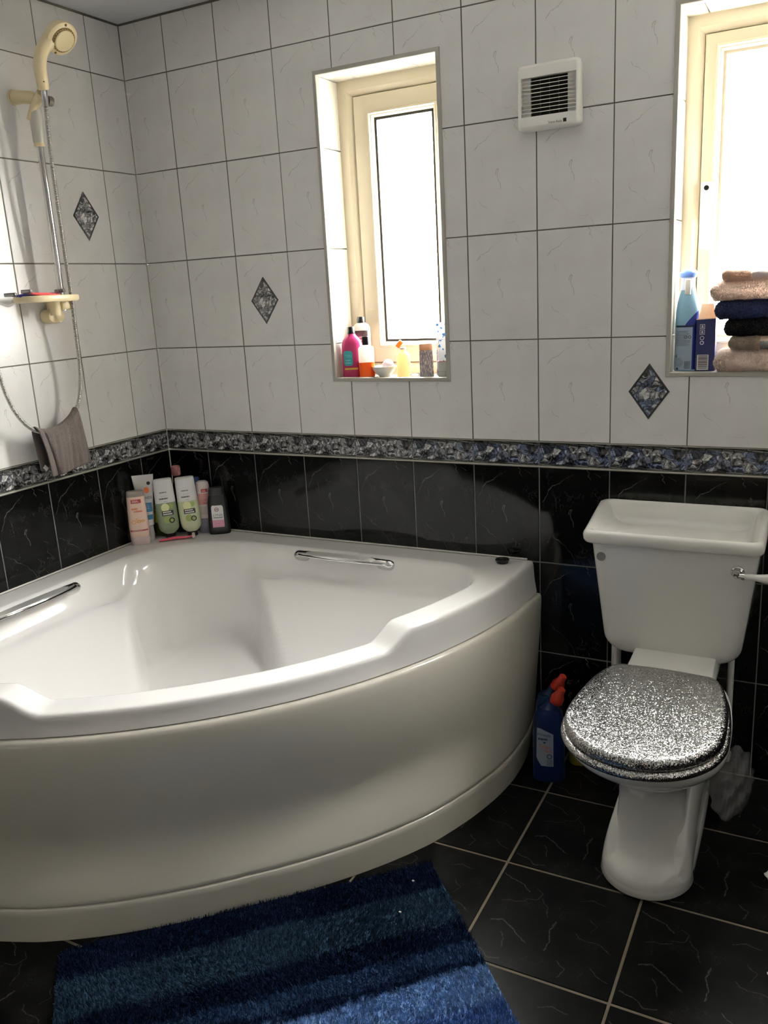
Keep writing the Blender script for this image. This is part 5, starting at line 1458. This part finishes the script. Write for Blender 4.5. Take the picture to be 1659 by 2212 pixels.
# handset
t = thing('shower_handset', 'yellowed cream shower handset clipped in the rail holder', 'shower head', (.113, -.446, 1.955))
hp = catmull([(.1120, -.4455, 1.956), (.1170, -.452, 1.985), (.1200, -.454, 2.015), (.1235, -.444, 2.050), (.130, -.420, 2.080), (.138, -.398, 2.098)], 7)
nn_ = len(hp); mb = MB(); mb.tube(hp, [np.interp(i / (nn_ - 1), [0, .04, .3, .7, .9, 1], [.0140, .0158, .0172, .0180, .024, .024]) for i in range(nn_)], 22); obj('handle', mb, CREAM_PL, t, world=True)
nrm = Vector((.74, -.06, -.67)).normalized(); hc = Vector((.150, -.392, 2.090))
Mh = Matrix.Translation(hc) @ nrm.to_track_quat('Z', 'Y').to_matrix().to_4x4()
mb = MB(); mb.lathe([(.0001, -.036), (.022, -.033), (.037, -.023), (.0448, -.009), (.0465, .002), (.0455, .0055), (.0430, .0075), (.0400, .0090), (.0375, .0098), (.0001, .0098)], 40, cap0=False, cap1=False); mb.xf(Mh); obj('head', mb, CREAM_PL, t, world=True, sharp=30)
mb = MB(); mb.lathe([(.0001, .0098), (.0345, .0098), (.0340, .0128), (.0001, .0128)], 40, cap0=False, cap1=False); mb.xf(Mh); obj('spray_ring', mb, lin('brown_stained_ring', 150, 124, 78, .6, noise=.4, nscale=160), t, world=True)
mb = MB(); mb.lathe([(.0001, .0128), (.0275, .0128), (.0295, .0140), (.0293, .0165), (.0272, .0180), (.0001, .0186)], 40, cap0=False, cap1=False); mb.xf(Mh); fc = obj('face_plate', mb, CREAM_PL, t, world=True, sharp=30)
mb = MB()
for k in range(26):
    a = 2 * PI * k / 26; v = [(.0312 * math.cos(a + d_) * q_, .0312 * math.sin(a + d_) * q_, .0133) for d_, q_ in ((-.05, .97), (.05, .97), (.05, 1.07), (-.05, 1.07))]; mb.add(v, [(0, 1, 2, 3)])
mb.xf(Mh); o = obj('nozzle', mb, lin('dark_lime_scale', 86, 66, 34, .8), t, world=True, smooth=False); o['kind'] = 'stuff'
for a in (100, 255):
    mb = MB(); mb.rbox((.0405 * math.cos(R(a)) - .003, .0405 * math.sin(R(a)) - .003, .006), (.0405 * math.cos(R(a)) + .003, .0405 * math.sin(R(a)) + .003, .0115), .0015, 1); mb.xf(Mh); obj('spray_lever', mb, lin('limescale_mark', 120, 98, 60, .7) if a == 100 else bpy.data.materials['limescale_mark'], t, world=True)
for dx in (0, .0105):
    mb = MB(); mb.lathe([(.0001, 0), (.002, 0), (.002, .0006), (.0001, .0006)], 10); mb.xf(Matrix.Translation((.1300 - dx * .4, -.4575 + dx * .9, 1.972)) @ Matrix.Rotation(R(40), 4, 'Z') @ Matrix.Rotation(R(90), 4, 'X')); obj('dot_mark', mb, INK, t, world=True)

# hose: nut, then ribbed flexible tube hanging in a loop
t = thing('shower_hose', 'ribbed steel shower hose hanging in a long loop beside the rail', 'hose', (.11, -.446, 1.95))
mb = MB(); mb.tube([(.1115, -.4455, 1.956), (.1110, -.4455, 1.935), (.1108, -.4450, 1.912)], [.0092, .0094, .0082], 16); obj('hose_nut', mb, CHROME, t, world=True)
hk = [(.1105, -.4448, 1.915), (.1080, -.4470, 1.86), (.104, -.4475, 1.74), (.100, -.4440, 1.61), (.093, -.4370, 1.49), (.086, -.4295, 1.39), (.076, -.4235, 1.29), (.068, -.4180, 1.205), (.063, -.4230, 1.14), (.060, -.4340, 1.095), (.058, -.4610, 1.055), (.057, -.5000, 1.030), (.057, -.5400, 1.018), (.056, -.5800, 1.019), (.055, -.6100, 1.030), (.054, -.6420, 1.058), (.054, -.6680, 1.098), (.053, -.6860, 1.150), (.053, -.6960, 1.210), (.053, -.7040, 1.28), (.052, -.7150, 1.34), (.045, -.7250, 1.37), (.02, -.7280, 1.375), (.003, -.7280, 1.375)]
hp = catmull(hk, 40)
# resample evenly, 1.2 mm
P_ = np.array([tuple(p) for p in hp]); d_ = np.r_[0, np.cumsum(np.linalg.norm(np.diff(P_, axis=0), axis=1))]
ns = int(d_[-1] / .0014); sd_ = np.linspace(0, d_[-1], ns); P2 = np.c_[[np.interp(sd_, d_, P_[:, i]) for i in range(3)]].T
mb = MB(); mb.tube([tuple(p) for p in P2], [(.0062, .0060, .0043)[i % 3] for i in range(ns)], 12); obj('ribbed_tube', mb, STEEL, t, world=True, sharp=80)

# face flannel folded over the bottom of the loop
t = thing('flannel', 'grey-brown face flannel hung over the bottom of the shower hose', 'flannel', (.06, -.52, .90))
m, nt, b = new_mat('grey_brown_flannel')
tc = nt.nodes.new('ShaderNodeTexCoord'); nz = nt.nodes.new('ShaderNodeTexNoise'); nz.inputs['Scale'].default_value = 300; n2 = nt.nodes.new('ShaderNodeTexNoise'); n2.inputs['Scale'].default_value = 26
nt.links.new(tc.outputs['Object'], nz.inputs['Vector']); nt.links.new(tc.outputs['Object'], n2.inputs['Vector'])
mx = nt.nodes.new('ShaderNodeMix'); mx.data_type = 'RGBA'; mx.inputs['A'].default_value = (*srgb(100, 98, 96), 1); mx.inputs['B'].default_value = (*srgb(120, 105, 100), 1)
nt.links.new(n2.outputs['Fac'], mx.inputs['Factor']); mz = nt.nodes.new('ShaderNodeMix'); mz.data_type = 'RGBA'; mz.blend_type = 'MULTIPLY'; mz.inputs['Factor'].default_value = .5
nt.links.new(mx.outputs['Result'], mz.inputs['A']); nt.links.new(nz.outputs['Fac'], mz.inputs['B']); nt.links.new(mz.outputs['Result'], b.inputs['Base Color']); b.inputs['Roughness'].default_value = .95
bp = nt.nodes.new('ShaderNodeBump'); bp.inputs['Strength'].default_value = .8; bp.inputs['Distance'].default_value = .002; nt.links.new(nz.outputs['Fac'], bp.inputs['Height']); nt.links.new(bp.outputs[0], b.inputs['Normal'])
FLAN = m
mb = MB(); NU, NV = 60, 46; rr = []
ys = P2[:, 1]; low = [p for p in P2 if p[2] < 1.1]
ly_ = np.array([p[1] for p in low])[::-1]; lz_ = np.array([p[2] for p in low])[::-1]; o_ = np.argsort(ly_)
hz = lambda y: float(np.interp(y, ly_[o_], lz_[o_]))
for j in range(NV + 1):
    v = j / NV; ring = []
    for i in range(NU + 1):
        u = i / NU; yt = lerp(-.610, -.452, u); top = hz(yt) + .0095
        if v < .40:      # back fall
            w = v / .40; z = lerp(.905 + .01 * u, top - .012, w); x = .0425 + .003 * math.sin(u * 22) * (1 - w); y = yt + (1 - w) * (.012 - .004 * u)
        elif v < .54:    # over the hose
            a = PI * (v - .40) / .14; x = .057 - .0125 * math.cos(a) ; z = top - .012 + .0125 * math.sin(a); y = yt
        else:            # front fall
            w = (v - .54) / .46; bot = lerp(.889, .897, u) - .004 * math.sin(u * 6)
            z = lerp(top - .012, bot, w); y = lerp(yt, lerp(-.590, -.437, u), w)
            f = .0034 * math.sin(u * 17 + 1.6 * w + 1.2 * math.sin(u * 7)) * (1 - .55 * u) + .0016 * math.sin(u * 43 + 5 * w) * math.sin(u * 9 + 2) + .0035 * math.sin(u * 5 + 3 * w) - .016 * math.exp(-((u - .13 - .08 * w) / .022) ** 2)
            x = .0695 + .004 * math.sin(w * 3) + f * (.35 + .65 * w) + .004
        ring.append((x, y, z))
    rr.append(ring)
mb.rings(rr, False)
fo = obj('cloth', mb, FLAN, t, world=True, sharp=180)
so = fo.modifiers.new('thickness', 'SOLIDIFY'); so.thickness = .0035; so.offset = 0
mb = MB(); mb.box((.071, -.592, .905), (.0718, -.580, .921)); mb.xf(Matrix.Translation((0, -.586, .913)) @ Matrix.Rotation(R(40), 4, 'X') @ Matrix.Translation((-.022, .586, -.913)))
obj('care_tag', mb, LABW, t, world=True, smooth=False)

# clear hook at the left edge of the picture
t = thing('wall_hook', 'clear plastic hook stuck to the left wall beside the soap dish', 'hook', (.0, -.652, 1.392))
mb = MB(); mb.lathe([(.0001, .0003), (.031, .0003), (.033, .002), (.026, .008), (.014, .015), (.010, .024), (.013, .030), (.0001, .031)], 32, cap0=False, cap1=False); mb.xf(Matrix.Rotation(R(90), 4, 'Y'))
CLR = P('clear_soft_plastic', (.92, .91, .92), .12, trans=.8); obj('cup', mb, CLR, t)
mb = MB(); mb.tube(catmull([(.026, 0, .004), (.040, .008, .0), (.052, .022, -.008), (.058, .034, -.004), (.056, .040, .006)], 6), .0042, 12); obj('hook', mb, CLR, t)

# ------------------------------------------------------------------ cleaning bottles between bath and toilet
def bend_cap(b_, parent, mat, x, y, z, ang, s_=1.0):
    mb = MB(); mb.lathe([(.0001, 0), (.0170, 0), (.0185, .003), (.0185, .018), (.0150, .026), (.0115, .032), (.0105, .046), (.0060, .0495), (.0001, .050)], 24, cap0=False, cap1=False)
    mb.xf(Matrix.Translation((x, y, z)) @ Matrix.Rotation(R(ang), 4, 'Y') @ Matrix.Scale(s_, 4)); return obj('cap', mb, mat, parent)
RED_CAP = lin('orange_red_cap', 176, 46, 32, .35)
def cleaner(label, loc, rz, col, hw, H, ang=24):
    b_ = Bot('toilet_cleaner', label, 'bottle', loc, rz, [(0, hw * .92, .026, 2.8), (.004, hw, .029, 2.8), (H * .45, hw, .029, 2.8), (H * .66, hw * .97, .028, 2.8), (H * .76, hw * .84, .0265, 2.6), (H * .80, hw * .70, .024, 2.4)], col)
    mb = MB(); mb.tube(catmull([(.000, 0, H * .74), (.006, 0, H * .80), (.014, 0, H * .865), (.020, 0, H * .905)], 5), [hw * .72, hw * .70, hw * .66, hw * .62, hw * .56, hw * .52, hw * .48, hw * .44, hw * .42, hw * .40, hw * .39, hw * .38, hw * .37, hw * .36, .0150, .0150], 20, flat=(.62, 1)); obj('neck', mb, col, b_.t)
    bend_cap(b_, b_.t, RED_CAP, .018, 0, H * .865, ang); return b_
b_ = cleaner('dark blue bottle with orange-red cap and white toilet gel label, in front', (1.465, -.212, .0), 14, lin('royal_blue_bottle', 10, 34, 84, .3), .0445, .272)
pl = b_.patch('label', -.034, .014, .052, .168, lin('pale_label', 160, 170, 188, .45), nz=14, shape=lambda u, a, b: (a + .003 * u if u > .2 else a + .014 * (1 - u / .2), b - .012 * (u > .86) * (u - .86) / .14 * 3))
b_.text('POWER', .0105, -.011, .147, lin('navy_ink', 40, 58, 96, .5), pl, w=1.05, rot=-6, off=.0009); b_.print_lines(-.028, .006, .1385, .006, 1, bpy.data.materials['navy_ink'], pl, .0062, .0009, seed=51)
mb = MB(); mb.add([(-.015, b_.fy(-.011, .125) - .0009, .128), (-.006, b_.fy(-.011, .125) - .0009, .128), (-.0105, b_.fy(-.011, .125) - .0009, .121)], [(0, 1, 2)]); obj('arrow_mark', mb, bpy.data.materials['navy_ink'], pl, smooth=False)
orr = lin('orange_ink', 226, 104, 60, .5); b_.text('Toilet', .0150, -.011, .112, orr, pl, rot=-5, off=.0009); b_.text('Gel', .0145, -.001, .100, orr, pl, rot=-5, off=.0009)
b_.disc('round_symbol', .003, .083, .0072, bpy.data.materials['navy_ink'], pl, off=.0009, ring=.005); b_.bars(-.004, .013, .054, .074, 12, grey, pl)
cleaner('blue bottle with red cap standing behind the labelled toilet gel', (1.438, -.118, .0), 14, lin('teal_blue_bottle', 10, 40, 72, .3), .040, .266, 30)
cleaner('yellow bottle with red cap half hidden behind the toilet pan', (1.528, -.095, .0), 20, lin('yellow_bottle', 158, 142, 40, .35), .036, .228, 26)

# crumpled carrier bag right of the pan
t = thing('plastic_bag', 'crumpled thin white plastic bag on the floor behind the toilet, right side', 'bag', (1.945, -.205, 0))
bm = bmesh.new(); bmesh.ops.create_icosphere(bm, subdivisions=5, radius=1)
for v in bm.verts:
    d_ = v.co.copy()
    f = 1 + .10 * math.sin(5 * d_.x + 3 * d_.z) * math.sin(4 * d_.y + 1) + .07 * math.sin(9 * d_.x - 7 * d_.z + 2) + .05 * math.sin(13 * d_.y + 11 * d_.z) + .04 * abs(math.sin(17 * d_.x + 5 * d_.y))
    v.co = Vector((d_.x * .048 * f + .012 * d_.z, d_.y * .085 * f, max(.0006, (d_.z * .5 + .5) * .185 * (.75 + .25 * f))))
mb = MB(); mb.bm(bm)
m, nt, b = new_mat('thin_white_film'); b.inputs['Base Color'].default_value = (.42, .42, .42, 1); b.inputs['Roughness'].default_value = .3; b.inputs['Alpha'].default_value = .26
obj('film', mb, m, t)
# scraps of paper at the right edge
for lb_, x, y, s_ in (('small white scrap of tissue on the floor right of the toilet foot', 2.062, -.435, .016), ('small white paper scrap nearest the camera at the right frame edge', 2.083, -.737, .011)):
    bm = bmesh.new(); bmesh.ops.create_icosphere(bm, subdivisions=3, radius=s_)
    for v in bm.verts: v.co *= 1 + .35 * math.sin(v.co.x / s_ * 4 + v.co.y / s_ * 3) * math.sin(v.co.z / s_ * 5)
    zm = min(v.co.z for v in bm.verts)
    for v in bm.verts: v.co.z = (v.co.z - zm) * .8
    mb = MB(); mb.bm(bm); o = obj('tissue_scrap', mb, lin('white_tissue', 226, 226, 224, .9) if 'white_tissue' not in bpy.data.materials else bpy.data.materials['white_tissue']); o.location = (x, y, .0); tag(o, lb_, 'tissue')

# ------------------------------------------------------------------ striped rug
RA = Vector((.692, -1.288, 0)); ang = math.atan2(.69, .72); RWD, RLN = .862, .80
t = thing('bath_mat', 'shaggy rug striped in navy, slate and light blue, against the bath panel', 'rug', (RA.x, RA.y, .0005), ang)
m, nt, b = new_mat('blue_striped_pile')
tc = nt.nodes.new('ShaderNodeTexCoord'); sx = nt.nodes.new('ShaderNodeSeparateXYZ'); nt.links.new(tc.outputs['Object'], sx.inputs[0])
mp = nt.nodes.new('ShaderNodeMapping'); mp.inputs['Scale'].default_value = (7, 30, 1); nt.links.new(tc.outputs['Object'], mp.inputs[0])
nz = nt.nodes.new('ShaderNodeTexNoise'); nz.inputs['Scale'].default_value = 1.2; nz.inputs['Detail'].default_value = 5; nt.links.new(mp.outputs[0], nz.inputs['Vector'])
n2 = nt.nodes.new('ShaderNodeTexNoise'); n2.inputs['Scale'].default_value = 75; n2.inputs['Detail'].default_value = 3; nt.links.new(tc.outputs['Object'], n2.inputs['Vector'])
vv = math_n(nt, 'MULTIPLY', sx.outputs['Y'], -1.0 / RLN)
vv = math_n(nt, 'ADD', vv, math_n(nt, 'MULTIPLY_ADD', nz.outputs['Fac'], .055, -.0275))
vv = math_n(nt, 'ADD', vv, math_n(nt, 'MULTIPLY_ADD', n2.outputs['Fac'], .04, -.02))
rp = nt.nodes.new('ShaderNodeValToRGB'); nt.links.new(vv, rp.inputs[0])
st = [(0, (.012, .025, .068)), (.108, (.012, .025, .068)), (.125, (.042, .088, .150)), (.245, (.038, .080, .138)), (.27, (.010, .021, .056)), (.335, (.011, .024, .064)), (.35, (.040, .085, .190)), (.395, (.038, .080, .180)), (.41, (.014, .030, .080)), (.43, (.018, .038, .095)), (.445, (.200, .350, .620)), (.53, (.220, .380, .650)), (.56, (.085, .180, .440)), (.66, (.105, .210, .480)), (.70, (.230, .390, .660)), (1, (.020, .040, .100))]
c = rp.color_ramp; c.elements[0].position = 0; c.elements[0].color = (*st[0][1], 1); c.elements[1].position = 1; c.elements[1].color = (*st[-1][1], 1)
for p_, q_ in st[1:-1]: el = c.elements.new(p_); el.color = (*q_, 1)
mq = nt.nodes.new('ShaderNodeMix'); mq.data_type = 'RGBA'; mq.blend_type = 'MULTIPLY'; mq.inputs['Factor'].default_value = .45
nt.links.new(rp.outputs[0], mq.inputs['A']); r3 = nt.nodes.new('ShaderNodeMapRange'); r3.inputs['From Min'].default_value = .3; r3.inputs['From Max'].default_value = .6; nt.links.new(n2.outputs['Fac'], r3.inputs['Value']); nt.links.new(r3.outputs[0], mq.inputs['B'])
nt.links.new(mq.outputs['Result'], b.inputs['Base Color']); b.inputs['Roughness'].default_value = .9; b.inputs['Specular IOR Level'].default_value = .03
RUG = m
mb = MB(); mb.rbox((0, -RLN, 0), (RWD, 0, .008), .003, 2); obj('backing', mb, RUG, t)
rg = np.random.default_rng(3); NT = 110000
px_ = rg.uniform(.002, RWD - .002, NT); py_ = -rg.uniform(.002, RLN - .002, NT)
lump = 1 + .18 * np.sin(px_ * 31 + 2 * np.sin(py_ * 23)) * np.sin(py_ * 37)
pts = np.c_[px_, py_, np.full(NT, .007)]; nr = np.tile([[0, 0, 1.0]], (NT, 1)); nr[:, 0] += .35 * np.sin(py_ * 19 + px_ * 7); nr[:, 1] += .3 * np.sin(px_ * 17)
d_ = nr + rg.normal(0, .35, (NT, 3)); d_ /= np.linalg.norm(d_, axis=1)[:, None]
s_ = np.cross(d_, rg.normal(0, 1, (NT, 3))); s_ /= np.linalg.norm(s_, axis=1)[:, None]
L = (.0105 * lump * rg.uniform(.75, 1.15, NT))[:, None]; W = .0011
tip = pts + d_ * L; tip[:, 2] = np.maximum(tip[:, 2], .009); tip[:, 0] = np.clip(tip[:, 0], -.003, RWD + .003); tip[:, 1] = np.clip(tip[:, 1], -RLN - .003, .002)
v = np.stack([pts - s_ * W, pts + s_ * W, tip + s_ * W * .5, tip - s_ * W * .5], 1).reshape(-1, 3)
mb = MB(); mb.v = v; mb.f = np.arange(4 * NT).reshape(-1, 4); fast_mesh('pile', mb, RUG, t)
# two bits of white lint on it
for lb_, u, v_ in (('white speck of lint near the right edge of the striped rug', .795, -.062), ('white speck of lint in the dark stripe of the rug', .735, -.150)):
    bm = bmesh.new(); bmesh.ops.create_icosphere(bm, subdivisions=2, radius=.0022); mb = MB(); mb.bm(bm); mb.v = [(x * 1.6, y, z * .7) for x, y, z in mb.v]
    o = obj('lint', mb, bpy.data.materials['white_tissue']); p_ = Matrix.Translation(RA) @ Matrix.Rotation(ang, 4, 'Z') @ Vector((u, v_, .019)); o.location = p_; tag(o, lb_, 'lint')
